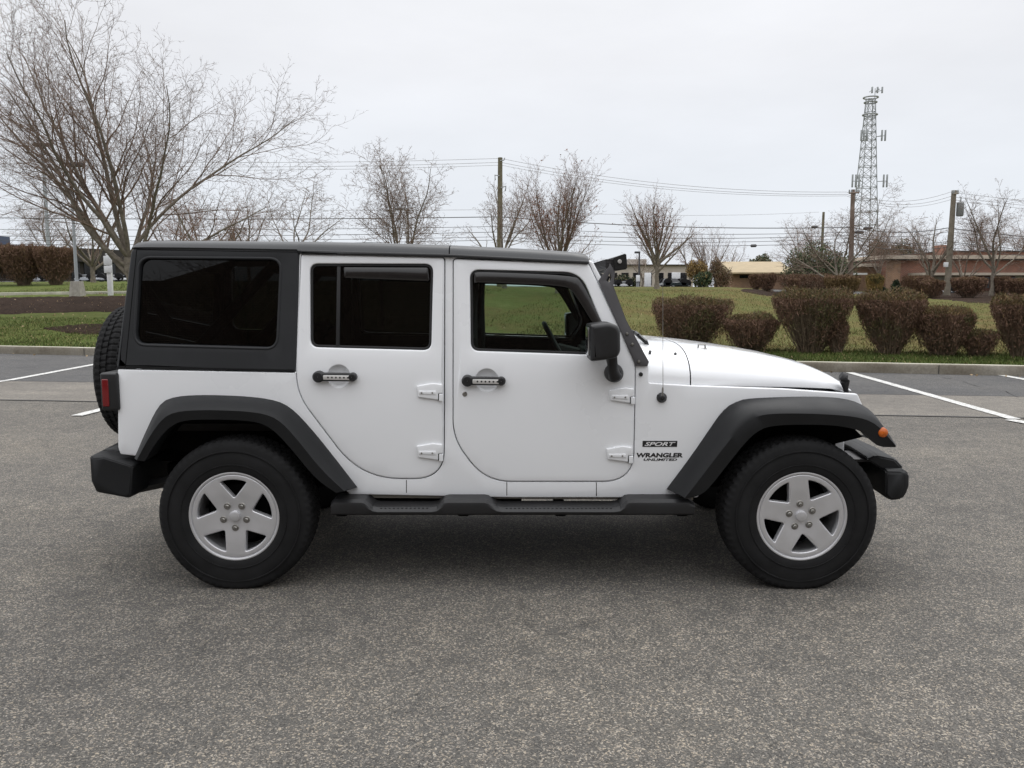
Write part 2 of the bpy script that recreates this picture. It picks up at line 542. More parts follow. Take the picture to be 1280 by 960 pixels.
def asphalt(name, base, stone, amount, crack=.5):
    m, nt, b = nodes_of(name)
    c = coords(nt)
    dn0 = nd(nt, "ShaderNodeTexNoise"); dn0.inputs['Scale'].default_value = 55; dn0.inputs['Detail'].default_value = 3
    nt.links.new(c, dn0.inputs['Vector'])
    sc0 = nd(nt, "ShaderNodeVectorMath", operation='SCALE'); sc0.inputs['Scale'].default_value = .022
    nt.links.new(dn0.outputs['Color'], sc0.inputs[0])
    cw = nd(nt, "ShaderNodeVectorMath", operation='ADD')
    nt.links.new(c, cw.inputs[0]); nt.links.new(sc0.outputs[0], cw.inputs[1])
    def cells(scale):
        v = nd(nt, "ShaderNodeTexVoronoi"); v.inputs['Scale'].default_value = scale
        nt.links.new(cw.outputs[0], v.inputs['Vector'])
        q = nd(nt, "ShaderNodeSeparateColor"); nt.links.new(v.outputs['Color'], q.inputs[0])
        return v, q
    vo, sp = cells(172)
    vo2, sp2 = cells(300)
    vo3, sp3 = cells(82)
    big = noise(nt, c, .45, 6, .6)
    mid = noise(nt, c, 3.5, 5, .6)
    fine = noise(nt, c, 60, 4, .7)
    dk = tuple(x * .62 for x in base); lt = tuple(x * 1.25 for x in base)
    col = ramp(nt, sp2.outputs[0], [(.05, tuple(x * .55 for x in base)), (.5, base), (.95, lt)])
    clump = noise(nt, c, 7, 4, .65)
    thr = nd(nt, "ShaderNodeMath", operation='ADD')
    nt.links.new(sp.outputs[0], thr.inputs[0]); nt.links.new(maprange(nt, clump, .25, .75, -.09, .09), thr.inputs[1])
    f1 = maprange(nt, thr.outputs[0], 1 - amount, 1.04 - amount * .3, 0, 1)
    warm = ramp(nt, sp.outputs[1], [(.2, stone), (.6, (stone[0] * 1.04, stone[1] * .97, stone[2] * .86)), (.9, (stone[0] * .72, stone[1] * .69, stone[2] * .67))])
    col = mixc(nt, f1, col, warm)
    # a few larger pale stones
    f3 = maprange(nt, sp3.outputs[0], .93, .97, 0, .75)
    k3 = nd(nt, "ShaderNodeMath", operation='MULTIPLY'); nt.links.new(f3, k3.inputs[0]); nt.links.new(maprange(nt, vo3.outputs['Distance'], .25, .5, 1, 0), k3.inputs[1])
    col = mixc(nt, k3.outputs[0], col, (stone[0] * 1.1, stone[1] * 1.08, stone[2] * 1.02))
    # holes between the stones
    hole = maprange(nt, thr.outputs[0], .02, .2, .55, 1.0)
    hn = nd(nt, "ShaderNodeCombineColor")
    for i in range(3):
        nt.links.new(hole, hn.inputs[i])
    col = mixc(nt, 1.0, col, hn.outputs[0], 'MULTIPLY')
    wear = ramp(nt, big, [(.3, (.80, .80, .81)), (.5, (1, 1, 1)), (.7, (1.18, 1.16, 1.12))])
    col = mixc(nt, 1.0, col, wear, 'MULTIPLY')
    oil = maprange(nt, noise(nt, c, 1.7, 3, .5), .66, .76, 0, .35)
    col = mixc(nt, oil, col, (base[0] * .55, base[1] * .55, base[2] * .55))
    trk = noise(nt, coords(nt, 'Object', (.16, 1.5, 1)), 1.0, 4, .6)
    col = mixc(nt, 1.0, col, ramp(nt, trk, [(.3, (.88, .88, .88)), (.7, (1.10, 1.095, 1.08))]), 'MULTIPLY')
    blot = ramp(nt, mid, [(.3, (.92, .92, .92)), (.7, (1.07, 1.06, 1.05))])
    col = mixc(nt, 1.0, col, blot, 'MULTIPLY')
    if crack > 0:
        wv = nd(nt, "ShaderNodeVectorMath", operation='ADD')
        dn = nd(nt, "ShaderNodeTexNoise"); dn.inputs['Scale'].default_value = 2.2; dn.inputs['Detail'].default_value = 6
        nt.links.new(c, dn.inputs['Vector'])
        sc = nd(nt, "ShaderNodeVectorMath", operation='SCALE'); sc.inputs['Scale'].default_value = .55
        nt.links.new(dn.outputs['Color'], sc.inputs[0])
        nt.links.new(c, wv.inputs[0]); nt.links.new(sc.outputs[0], wv.inputs[1])
        ve = nd(nt, "ShaderNodeTexVoronoi", feature='DISTANCE_TO_EDGE'); ve.inputs['Scale'].default_value = .62
        nt.links.new(wv.outputs[0], ve.inputs['Vector'])
        line = maprange(nt, ve.outputs['Distance'], .0, .007, 1, 0)
        gate = maprange(nt, noise(nt, c, .9, 3), .44, .58, 0, crack)
        lm = nd(nt, "ShaderNodeMath", operation='MULTIPLY'); nt.links.new(line, lm.inputs[0]); nt.links.new(gate, lm.inputs[1])
        col = mixc(nt, lm.outputs[0], col, (.045, .043, .04))
    nt.links.new(col, b.inputs['Base Color'])
    b.inputs['Roughness'].default_value = .85
    b.inputs['Specular IOR Level'].default_value = .3
    hh = nd(nt, "ShaderNodeMath", operation='ADD')
    nt.links.new(vo.outputs['Distance'], hh.inputs[0]); nt.links.new(fine, hh.inputs[1])
    bump(nt, b, hh.outputs[0], .55, .006)
    return m
M['asphalt'] = asphalt('parking_asphalt', (.104, .0995, .092), (.335, .308, .270), .29)
M['asphalt_dark'] = asphalt('dark_asphalt', (.088, .088, .090), (.20, .195, .19), .22, .8)
M['asphalt_light'] = asphalt('light_asphalt', (.175, .163, .146), (.32, .30, .27), .28, .3)
M['tar'] = pmat('tar_seam', (.035, .034, .034), .7, var=.3, vscale=3)

def line_paint():
    m, nt, b = nodes_of('road_paint')
    c = coords(nt)
    f = maprange(nt, noise(nt, c, 28, 6, .75), .36, .56, 0, 1)
    nt.links.new(mixc(nt, f, (.24, .23, .21), (.66, .66, .64)), b.inputs['Base Color'])
    b.inputs['Roughness'].default_value = .7
    bump(nt, b, noise(nt, c, 120, 3), .4, .004)
    return m
M['line'] = line_paint()
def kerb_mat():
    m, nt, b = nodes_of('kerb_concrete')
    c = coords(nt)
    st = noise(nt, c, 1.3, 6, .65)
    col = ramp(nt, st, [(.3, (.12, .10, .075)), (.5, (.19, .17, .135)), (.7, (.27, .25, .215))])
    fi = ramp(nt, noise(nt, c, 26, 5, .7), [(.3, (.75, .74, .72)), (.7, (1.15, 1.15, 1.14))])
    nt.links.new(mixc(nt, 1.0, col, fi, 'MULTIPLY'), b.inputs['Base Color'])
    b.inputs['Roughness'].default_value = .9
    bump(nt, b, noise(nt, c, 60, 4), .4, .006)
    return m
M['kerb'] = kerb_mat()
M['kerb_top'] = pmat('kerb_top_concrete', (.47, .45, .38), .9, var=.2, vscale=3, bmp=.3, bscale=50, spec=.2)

# ================================================================== SETTING
rng = np.random.default_rng(7)
random.seed(7)
KA, KB = at_z(60, 443.5, 0), at_z(1150, 467.5, 0)
KE = (KB - KA); KE.z = 0; KE.normalize()                 # along the kerb
KN = Vector((-KE.y, KE.x, 0))                            # away from the camera
KW = 0.16                                                # kerb width
def kp(t, s, z=0.0):
    """t metres along the kerb from KA, s metres beyond its face"""
    p = KA + KE * t + KN * s
    return Vector((p.x, p.y, z))
def ts(x, y):
    d = Vector((x - KA.x, y - KA.y, 0))
    return d.dot(KE), d.dot(KN)
PROF_L = ([-1, 0, 1.2, 6, 12, 14, 25, 45, 90, 4000], [.182, .182, .21, .62, 1.20, 1.34, 1.90, 2.15, 2.2, 2.2])
PROF_R = ([-1, 0, 2.8, 8, 16, 24, 30, 36, 45, 4000], [.182, .182, .21, .36, .86, 1.36, 1.58, 1.64, 1.62, 1.62])
PROF_RR = ([-1, 0, 2.8, 8, 16, 24, 32, 42, 56, 80, 4000], [.182, .182, .21, .32, .62, .84, .98, 1.12, 1.32, 1.5, 1.62])
def terrain(x, y):
    t, s = ts(x, y)
    a = np.interp(s, *PROF_L); b = np.interp(s, *PROF_R)
    k = min(max((x + 9.0) / 10.0, 0), 1); k = k * k * (3 - 2 * k)
    q = min(max((x / max(y + CAM_D, 1) - .255) / .10, 0), 1); q = q * q * (3 - 2 * q)
    b = b * (1 - q) + np.interp(s, *PROF_RR) * q          # right of the mound the lawn stays lower
    return a * (1 - k) + b * k
def on_ground(px, py):
    """where the line of sight of a pixel meets the terrain"""
    d = ray(px, py); o = Vector((0, -CAM_D, CAM_H)); q = None
    for i in range(4000):
        p = o + d * ((i * .05 + 4) / d.y)
        s = ts(p.x, p.y)[1]
        if p.z <= (terrain(p.x, p.y) if s > 0 else 0):
            return p
    return p

# parking lot
bm = bmesh.new()
vs = [bm.verts.new(p) for p in (kp(-260, 0), kp(280, 0), kp(280, -220), kp(-260, -220))]
bm.faces.new(vs)
structure(obj('parking_lot', bm, M['asphalt'], fix=False)); 
def strip(name, pts_far, pts_near, z, m):
    bm = bmesh.new()
    a = [bm.verts.new((p.x, p.y, z)) for p in pts_far]; b = [bm.verts.new((p.x, p.y, z)) for p in pts_near]
    for i in range(len(a) - 1):
        bm.faces.new((b[i], b[i + 1], a[i + 1], a[i]))
    return structure(obj(name, bm, m, fix=False))
# two resurfaced bands beside the kerb, with tar joints
sa1, sa2 = at_z(50, 477, 0), at_z(1150, 494, 0)
sb1, sb2 = at_z(50, 501, 0), at_z(1150, 520.5, 0)
def seam(p, q, n=60, ext=60, wob=.02, seed=1):
    d = (q - p).normalized(); L_ = (q - p).length; r_ = random.Random(seed); out = []
    nn = Vector((-d.y, d.x, 0))
    for i in range(n + 1):
        u = -ext + (L_ + 2 * ext) * i / n
        out.append(p + d * u + nn * r_.uniform(-wob, wob))
    return out
s1 = seam(sa1, sa2, 160, 60, .018, 3); s2 = seam(sb1, sb2, 160, 60, .012, 4)
far = [kp(ts(p.x, p.y)[0], -.005) for p in s1]
strip('dark_asphalt_band', far, s1, .004, M['asphalt_dark'])
strip('light_asphalt_band', [p + KN * -.0 for p in s1], s2, .0042, M['asphalt_light'])
strip('tar_joint', [p + KN * .012 for p in s1], [p - KN * .014 for p in s1], .008, M['tar'])
strip('tar_joint', [p + KN * .022 for p in s2], [p - KN * .024 for p in s2], .008, M['tar'])
# sealed crack in the dark band
ck = [at_z(*p, 0) for p in ((1165, 470), (1178, 472.5), (1190, 474), (1205, 477.5), (1220, 483), (1240, 486.5), (1258, 490), (1272, 497))]
strip('sealed_crack', [p + Vector((0, .035 + .02 * random.random(), 0)) for p in ck], [p - Vector((0, .035 + .02 * random.random(), 0)) for p in ck], .0075, M['tar'])
# painted stall lines
def stall(a, b, w, name='parking_line'):
    A, B = at_z(*a, 0), at_z(*b, 0)
    d = (B - A).normalized(); n_ = Vector((-d.y, d.x, 0)) * w / 2
    k = max(2, int((B - A).length / .1)); r_ = random.Random(int(a[0]))
    up_, lo_ = [], []
    for i in range(k + 1):
        p = A.lerp(B, i / k)
        up_.append(p + n_ + n_ * r_.uniform(-.06, .06)); lo_.append(p - n_ + n_ * r_.uniform(-.06, .06))
    return strip(name, up_, lo_, .012, M['line'])
stall((-90, 490), (9, 476.2), .14)
stall((11, 476), (172, 446), .15)
stall((96, 520.5), (340, 458), .15)
stall((1062, 466.2), (1268, 524.6), .15)
stall((1262, 525.5), (1330, 538), .15)
stall((1250, 469.3), (1420, 500), .15)
stall((905, 463), (960, 522), .15)
# kerb: real step with a rounded top edge
prof = [(0, -.02), (0.006, .09), (0.014, .158), (.024, .176), (.04, .184), (.14, .187), (.16, .184), (.16, 0)]
def kerb_run(name, i0, i1, m, jit=0.0):
    bm = bmesh.new()
    rings = []
    r_ = random.Random(5)
    nn = 400
    for i in range(nn + 1):
        t = -130 + 280 * i / nn
        j = r_.uniform(-jit, jit)
        rings.append([kp(t, s + j * .5, z + (j if z > .1 else 0)) for s, z in prof[i0:i1]])
    add_loft(bm, rings, closed=False, caps=False)
    return structure(obj(name, bm, m, ang=60, fix=False))
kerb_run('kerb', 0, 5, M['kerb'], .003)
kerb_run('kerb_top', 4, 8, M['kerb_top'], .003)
bm = bmesh.new()
for t in np.arange(-60, 90, 3.05):
    add_box(bm, (0, 0, 0), (.012, .004, .172))
    for v in list(bm.verts)[-8:]:
        q = kp(t, -.0045); v.co = q + KE * v.co.x + KN * v.co.y + Vector((0, 0, v.co.z))
structure(obj('kerb_joints', bm, M['tar'], fix=False))

# lawn terrain
def lawn_mat():
    m, nt, b = nodes_of('lawn_grass')
    c = coords(nt)
    big = noise(nt, c, .16, 5, .6); mid = noise(nt, c, 1.1, 6, .65)
    st = noise(nt, coords(nt, 'Object', (6, 16, 6)), 3.0, 5, .7)
    # greener on the left of the lot and on the watered strip next to the kerb, drier on the mound
    g = nd(nt, "ShaderNodeAttribute", attribute_name='lush')
    k = nd(nt, "ShaderNodeMath", operation='ADD')
    nt.links.new(g.outputs['Fac'], k.inputs[0]); nt.links.new(maprange(nt, big, .3, .7, -.25, .25), k.inputs[1])
    k.use_clamp = True
    pat = noise(nt, coords(nt, 'Object', (1, .45, 1)), .75, 7, .7)
    dry = ramp(nt, pat, [(.32, (.110, .076, .032)), (.44, (.150, .115, .045)), (.54, (.112, .110, .036)), (.68, (.170, .155, .062))])
    lush = ramp(nt, mid, [(.28, (.072, .096, .024)), (.5, (.100, .134, .034)), (.75, (.145, .160, .054))])
    col = mixc(nt, k.outputs[0], dry, lush)
    dark = ramp(nt, st, [(.28, (.42, .42, .40)), (.5, (.95, .95, .95)), (.75, (1.5, 1.42, 1.25))])
    nt.links.new(mixc(nt, 1.0, col, dark, 'MULTIPLY'), b.inputs['Base Color'])
    b.inputs['Roughness'].default_value = .95
    b.inputs['Specular IOR Level'].default_value = .1
    bump(nt, b, st, .8, .05)
    return m
M['lawn'] = lawn_mat()
tl = np.concatenate([np.arange(-900, -120, 60), np.arange(-120, 140, 1.0), np.arange(140, 1000, 60)])
sl = np.concatenate([np.arange(.155, 4, .3), np.arange(4, 50, .8), np.array([55, 65, 80, 100, 140, 200, 300, 500, 900, 1600, 2600])])
V = []; lush = []
for s in sl:
    for t in tl:
        p = kp(t, s)
        z = terrain(p.x, p.y) + (0.015 * math.sin(t * 1.7 + s) * math.sin(s * 1.3) if s > 1 else 0)
        V.append((p.x, p.y, z))
        left = min(max((-p.x - 3) / 6, 0), 1)
        near = 1 - min(max((s - 1.6) / .9, 0), 1)
        lush.append(max(.85 * left, near, .12 + .25 * min(max((s - 6) / 14, 0), 1) * (1 if p.x < 8 else .5)))
n = len(tl)
Q = [(i * n + j, i * n + j + 1, (i + 1) * n + j + 1, (i + 1) * n + j) for i in range(len(sl) - 1) for j in range(n - 1)]
me = np_mesh('lawn', V, Q)
at = me.attributes.new('lush', 'FLOAT', 'POINT'); at.data.foreach_set('value', np.array(lush, dtype=np.float32))
structure(mesh_obj('lawn', me, M['lawn']))

def mulch_mat():
    m, nt, b = nodes_of('mulch')
    c = coords(nt)
    f = noise(nt, c, 9, 6, .75); g = noise(nt, c, .7, 4)
    col = ramp(nt, f, [(.28, (.010, .006, .0045)), (.5, (.034, .022, .016)), (.68, (.062, .042, .031)), (.8, (.13, .10, .075))])
    v = ramp(nt, g, [(.3, (.75, .75, .75)), (.7, (1.2, 1.2, 1.2))])
    nt.links.new(mixc(nt, 1.0, col, v, 'MULTIPLY'), b.inputs['Base Color'])
    b.inputs['Roughness'].default_value = .95
    b.inputs['Specular IOR Level'].default_value = .05
    bump(nt, b, f, 1.0, .05)
    return m
M['mulch'] = mulch_mat()
def ground_patch(name, rows, m, lift=.02, n=24, nv=8, wob=.06):
    """rows: two pixel polylines, far edge and near edge, laid on the terrain"""
    r_ = random.Random(len(name)); bm = bmesh.new()
    fa = resample([on_ground(*p) for p in rows[0]], n); ne = resample([on_ground(*p) for p in rows[1]], n)
    g = []
    for i in range(n):
        j1, j2 = r_.uniform(-wob, wob), r_.uniform(-wob, wob)
        a, b = fa[i] + Vector((0, j1, 0)), ne[i] + Vector((0, j2, 0))
        colv = []
        for k in range(nv + 1):
            p = a.lerp(b, k / nv)
            e = min(k, nv - k, i, n - 1 - i)
            colv.append(bm.verts.new((p.x, p.y, terrain(p.x, p.y) + (lift if e > 0 else -.03) + (r_.uniform(0, .03) if e > 0 else 0))))
        g.append(colv)
    for a, b in zip(g, g[1:]):
        for k in range(nv):
            bm.faces.new((a[k], a[k + 1], b[k + 1], b[k]))
    return structure(obj(name, bm, m, ang=80, fix=True))
ground_patch('mulch_bed', ([(-120, 373), (0, 371.5), (80, 370.5), (230, 369)], [(-120, 396), (0, 394), (60, 392.5), (120, 391), (230, 389)]), M['mulch'], n=60, nv=12)
ground_patch('bare_soil', ([(52, 411), (80, 407.5), (110, 405), (190, 405)], [(52, 412), (80, 417), (110, 419.5), (190, 416)]), M['mulch'], lift=.015, n=30, nv=10)
ground_patch('mulch_bed', ([(925, 362.5), (950, 361.8), (1010, 362.5), (1050, 364)], [(925, 364.5), (950, 369), (985, 373), (1050, 378)]), M['mulch'], n=30, nv=8)
ground_patch('mulch_bed', ([(1160, 364), (1200, 364), (1300, 364)], [(1160, 374), (1220, 382), (1300, 384)]), M['mulch'], n=30, nv=8)
# pale edging of a path behind the left mulch bed
bm = bmesh.new(); rings = []
for p in resample([on_ground(-130, 370), on_ground(0, 369), on_ground(80, 368), on_ground(220, 366.5)], 60):
    z = terrain(p.x, p.y)
    rings.append([(p.x, p.y - .09, z - .05), (p.x, p.y - .09, z + .10), (p.x, p.y + .09, z + .11), (p.x, p.y + .09, z - .05)])
add_loft(bm, rings, closed=False, caps=False)
structure(obj('path_edging', bm, M['kerb_top'], ang=30))

# road and parking area beyond the mound (seen edge-on)
bm = bmesh.new()
rr = [[(x, y, terrain(x, y) + .02) for x in np.linspace(-80, 120, 40)] for y in (52, 70)]
add_loft(bm, rr, closed=False, caps=False)
structure(obj('road', bm, M['asphalt_dark']))

# grass blades near the kerb
M['blade_green'] = pmat('grass_blade_green', (.070, .095, .024), .8, var=.4, vscale=2, spec=.2)
M['blade_yellow'] = pmat('grass_blade_dry', (.20, .165, .075), .85, var=.35, vscale=2, spec=.2)
def grass(nb, t0, t1, s0, s1_, pdry, hmin, hmax):
    t = rng.uniform(t0, t1, nb); s = s0 + (s1_ - s0) * rng.random(nb) ** 1.2
    P = np.array([kp(a, b)[:] for a, b in zip(t, s)])
    P[:, 2] = [terrain(p[0], p[1]) for p in P]
    a = rng.uniform(0, math.pi * 2, nb); h = rng.uniform(hmin, hmax, nb); w = rng.uniform(.004, .010, nb) * 1.4
    dx, dy = np.cos(a), np.sin(a)
    lean = rng.normal(0, .5, (nb, 2)) * h[:, None]
    A = P.copy(); A[:, 0] -= dx * w; A[:, 1] -= dy * w; A[:, 2] -= .005
    B = P.copy(); B[:, 0] += dx * w; B[:, 1] += dy * w; B[:, 2] -= .005
    Cc = P.copy(); Cc[:, :2] += lean; Cc[:, 2] += h
    Vv = np.stack([A, B, Cc], 1).reshape(-1, 3)
    return Vv, (rng.random(nb) < pdry).astype(int)
parts = [grass(26000, -12, 5, .17, 6, .15, .03, .075), grass(34000, 12, 31, .17, 2.6, .08, .03, .075), grass(30000, 10, 34, 2.4, 9, .75, .03, .08), grass(45000, 8, 62, 8, 27, .62, .04, .09), grass(16000, -16, 5, 13.5, 26, .25, .04, .09)]
V = np.concatenate([p[0] for p in parts]); mi = np.concatenate([p[1] for p in parts])
o = mesh_obj('grass_blades', np_mesh('grass_blades', V, None, np.arange(len(V)).reshape(-1, 3), mi, smooth=False), [M['blade_green'], M['blade_yellow']])
o['kind'] = 'stuff'; o['label'] = 'short mown grass blades on the strips behind the kerb'; o['category'] = 'grass'

def leaf_quads(Cn, size, rg, aspect=.6):
    """randomly turned leaf-sized quads round the centres"""
    n = len(Cn)
    a = rg.normal(size=(n, 3)); a /= np.linalg.norm(a, axis=1)[:, None]
    b = np.cross(a, rg.normal(size=(n, 3))); b /= np.linalg.norm(b, axis=1)[:, None] + 1e-9
    s = size * rg.uniform(.6, 1.3, n)[:, None]
    a = a * s; b = b * s * aspect
    Vv = np.stack([Cn - a, Cn - b, Cn + a, Cn + b], 1).reshape(-1, 3)
    return Vv, np.arange(4 * n).reshape(-1, 4)
M['litter'] = pmat('leaf_litter', (.34, .25, .15), .8, var=.4, vscale=30, spec=.2)
pts = []
for k in range(900):
    if k < 560:
        p = kp(rng.uniform(-14, 3), rng.uniform(.3, 16))
    else:
        p = kp(rng.uniform(6, 32), rng.uniform(.2, 14))
    pts.append((p.x, p.y, terrain(p.x, p.y) + .035))
for k in range(60):
    p = kp(rng.uniform(-12, 30), -rng.uniform(.02, .25)); pts.append((p.x, p.y, .02))
V, Q = leaf_quads(np.array(pts), .035, rng)
o = mesh_obj('fallen_leaves', np_mesh('fallen_leaves', V, Q, smooth=False), M['litter'])
o['kind'] = 'stuff'; o['label'] = 'dry fallen leaves scattered over lawn and mulch'; o['category'] = 'leaves'

# ================================================================== TREES AND SHRUBS
def rot_about(v, ax, a):
    c, s = math.cos(a), math.sin(a)
    d = ax[0] * v[0] + ax[1] * v[1] + ax[2] * v[2]
    cx = (ax[1] * v[2] - ax[2] * v[1], ax[2] * v[0] - ax[0] * v[2], ax[0] * v[1] - ax[1] * v[0])
    return tuple(v[i] * c + cx[i] * s + ax[i] * d * (1 - c) for i in range(3))
def unit(v):
    l = math.sqrt(v[0] ** 2 + v[1] ** 2 + v[2] ** 2) or 1e-9
    return (v[0] / l, v[1] / l, v[2] / l)
def grow(out, rg, p, d, L_, r, lvl, maxl, P):
    n = max(3, min(14, int(L_ / P['seg'][lvl]) + 2)); st = L_ / n
    pts = [p]; rads = [r]; dirs = [d]
    end = P.get('end', .30)
    for i in range(n):
        w = P['wig'][lvl]; tr = P['trop'][lvl]
        d = unit((d[0] + rg.gauss(0, w), d[1] + rg.gauss(0, w), d[2] + rg.gauss(0, w) + tr))
        p = (p[0] + d[0] * st, p[1] + d[1] * st, p[2] + d[2] * st)
        pts.append(p); dirs.append(d)
        rads.append(r * (1 - (1 - end) * (i + 1) / n))
    out.append((lvl, pts, rads))
    if lvl >= maxl:
        return
    nc = max(2, int(L_ * P['dens'][lvl] + rg.random()))
    t0 = P['t0'][lvl]; az = rg.uniform(0, 6.28)
    for k in range(nc):
        t = min(.999, t0 + (1 - t0) * (k + rg.random()) / nc)
        i = int(t * n); u = t * n - i
        a, b = pts[i], pts[i + 1]
        q = tuple(a[j] + (b[j] - a[j]) * u for j in range(3))
        dd = dirs[i + 1]
        az += 2.4 + rg.uniform(-.5, .5)
        ref = (0, 0, 1) if abs(dd[2]) < .9 else (1, 0, 0)
        ax = unit((dd[1] * ref[2] - dd[2] * ref[1], dd[2] * ref[0] - dd[0] * ref[2], dd[0] * ref[1] - dd[1] * ref[0]))
        ax = rot_about(ax, dd, az)
        ang = R(rg.uniform(*P['ang'][lvl]))
        cd = rot_about(dd, ax, ang)
        cl = L_ * P['ratio'][lvl] * (1.12 - .62 * t) * rg.uniform(.65, 1.2)
        cr = max(P['rmin'], (r + (rads[-1] - r) * t) * rg.uniform(*P['cr']))
        grow(out, rg, q, cd, cl, cr, lvl + 1, maxl, P)
def tubes(lines, sides):
    """polylines -> quads; grouped by point count so that numpy does the work"""
    groups = {}
    for pts, rads in lines:
        groups.setdefault(len(pts), []).append((pts, rads))
    Vs, Qs = [], []; base = 0
    for n, g in groups.items():
        P = np.array([a for a, _ in g]); Rr = np.array([b for _, b in g])
        T = np.empty_like(P); T[:, 1:-1] = P[:, 2:] - P[:, :-2]; T[:, 0] = P[:, 1] - P[:, 0]; T[:, -1] = P[:, -1] - P[:, -2]
        T /= np.linalg.norm(T, axis=2)[:, :, None] + 1e-9
        m = T.mean(1); ref = np.where(np.abs(m[:, 2:3]) < .8, np.array([[0, 0, 1.]]), np.array([[1., 0, 0]]))
        U = np.cross(T, ref[:, None, :]); U /= np.linalg.norm(U, axis=2)[:, :, None] + 1e-9
        W = np.cross(T, U)
        a = np.arange(sides) * 2 * math.pi / sides
        ring = P[:, :, None, :] + Rr[:, :, None, None] * (U[:, :, None, :] * np.cos(a)[None, None, :, None] + W[:, :, None, :] * np.sin(a)[None, None, :, None])
        B = len(g)
        Vs.append(ring.reshape(-1, 3))
        idx = base + np.arange(B * n * sides).reshape(B, n, sides)
        nx = np.roll(idx, -1, axis=2)
        q = np.stack([idx[:, :-1], nx[:, :-1], nx[:, 1:], idx[:, 1:]], -1).reshape(-1, 4)
        Qs.append(q); base += B * n * sides
    return np.concatenate(Vs), np.concatenate(Qs)
STYLE = {
 'spread': dict(seg=[.35, .40, .3, .22, .16, .12], wig=[.05, .075, .10, .13, .15, .2], trop=[.0, .030, .022, .016, .0, 0], dens=[0, 1.9, 2.6, 3.3, 3.6, 0],
   t0=[.6, .12, .10, .1, .1, 0], ang=[(30, 60), (16, 42), (20, 48), (25, 55), (25, 60), (0, 0)], ratio=[.6, .58, .52, .50, .50, .5], rmin=.0050, cr=(.40, .55), end=.16),
 'vase': dict(seg=[.35, .45, .3, .22, .16, .12], wig=[.04, .045, .07, .09, .12, .2], trop=[.0, .05, .07, .07, .05, 0], dens=[0, 2.6, 3.8, 5.2, 5.5, 0],
   t0=[.6, .15, .1, .1, .1, 0], ang=[(30, 60), (14, 32), (18, 40), (20, 42), (20, 40), (0, 0)], ratio=[.6, .52, .52, .5, .5, .5], rmin=.0058, cr=(.30, .42), end=.14),
 'round': dict(seg=[.35, .45, .3, .22, .16, .12], wig=[.05, .10, .14, .17, .2, .2], trop=[.0, .05, .04, .03, .0, 0], dens=[0, 2.2, 3.6, 5.4, 5.0, 0],
   t0=[.6, .20, .15, .1, .1, 0], ang=[(30, 60), (26, 56), (28, 60), (28, 62), (25, 60), (0, 0)], ratio=[.6, .50, .52, .52, .5, .5], rmin=.0076, cr=(.38, .52), end=.16),
}
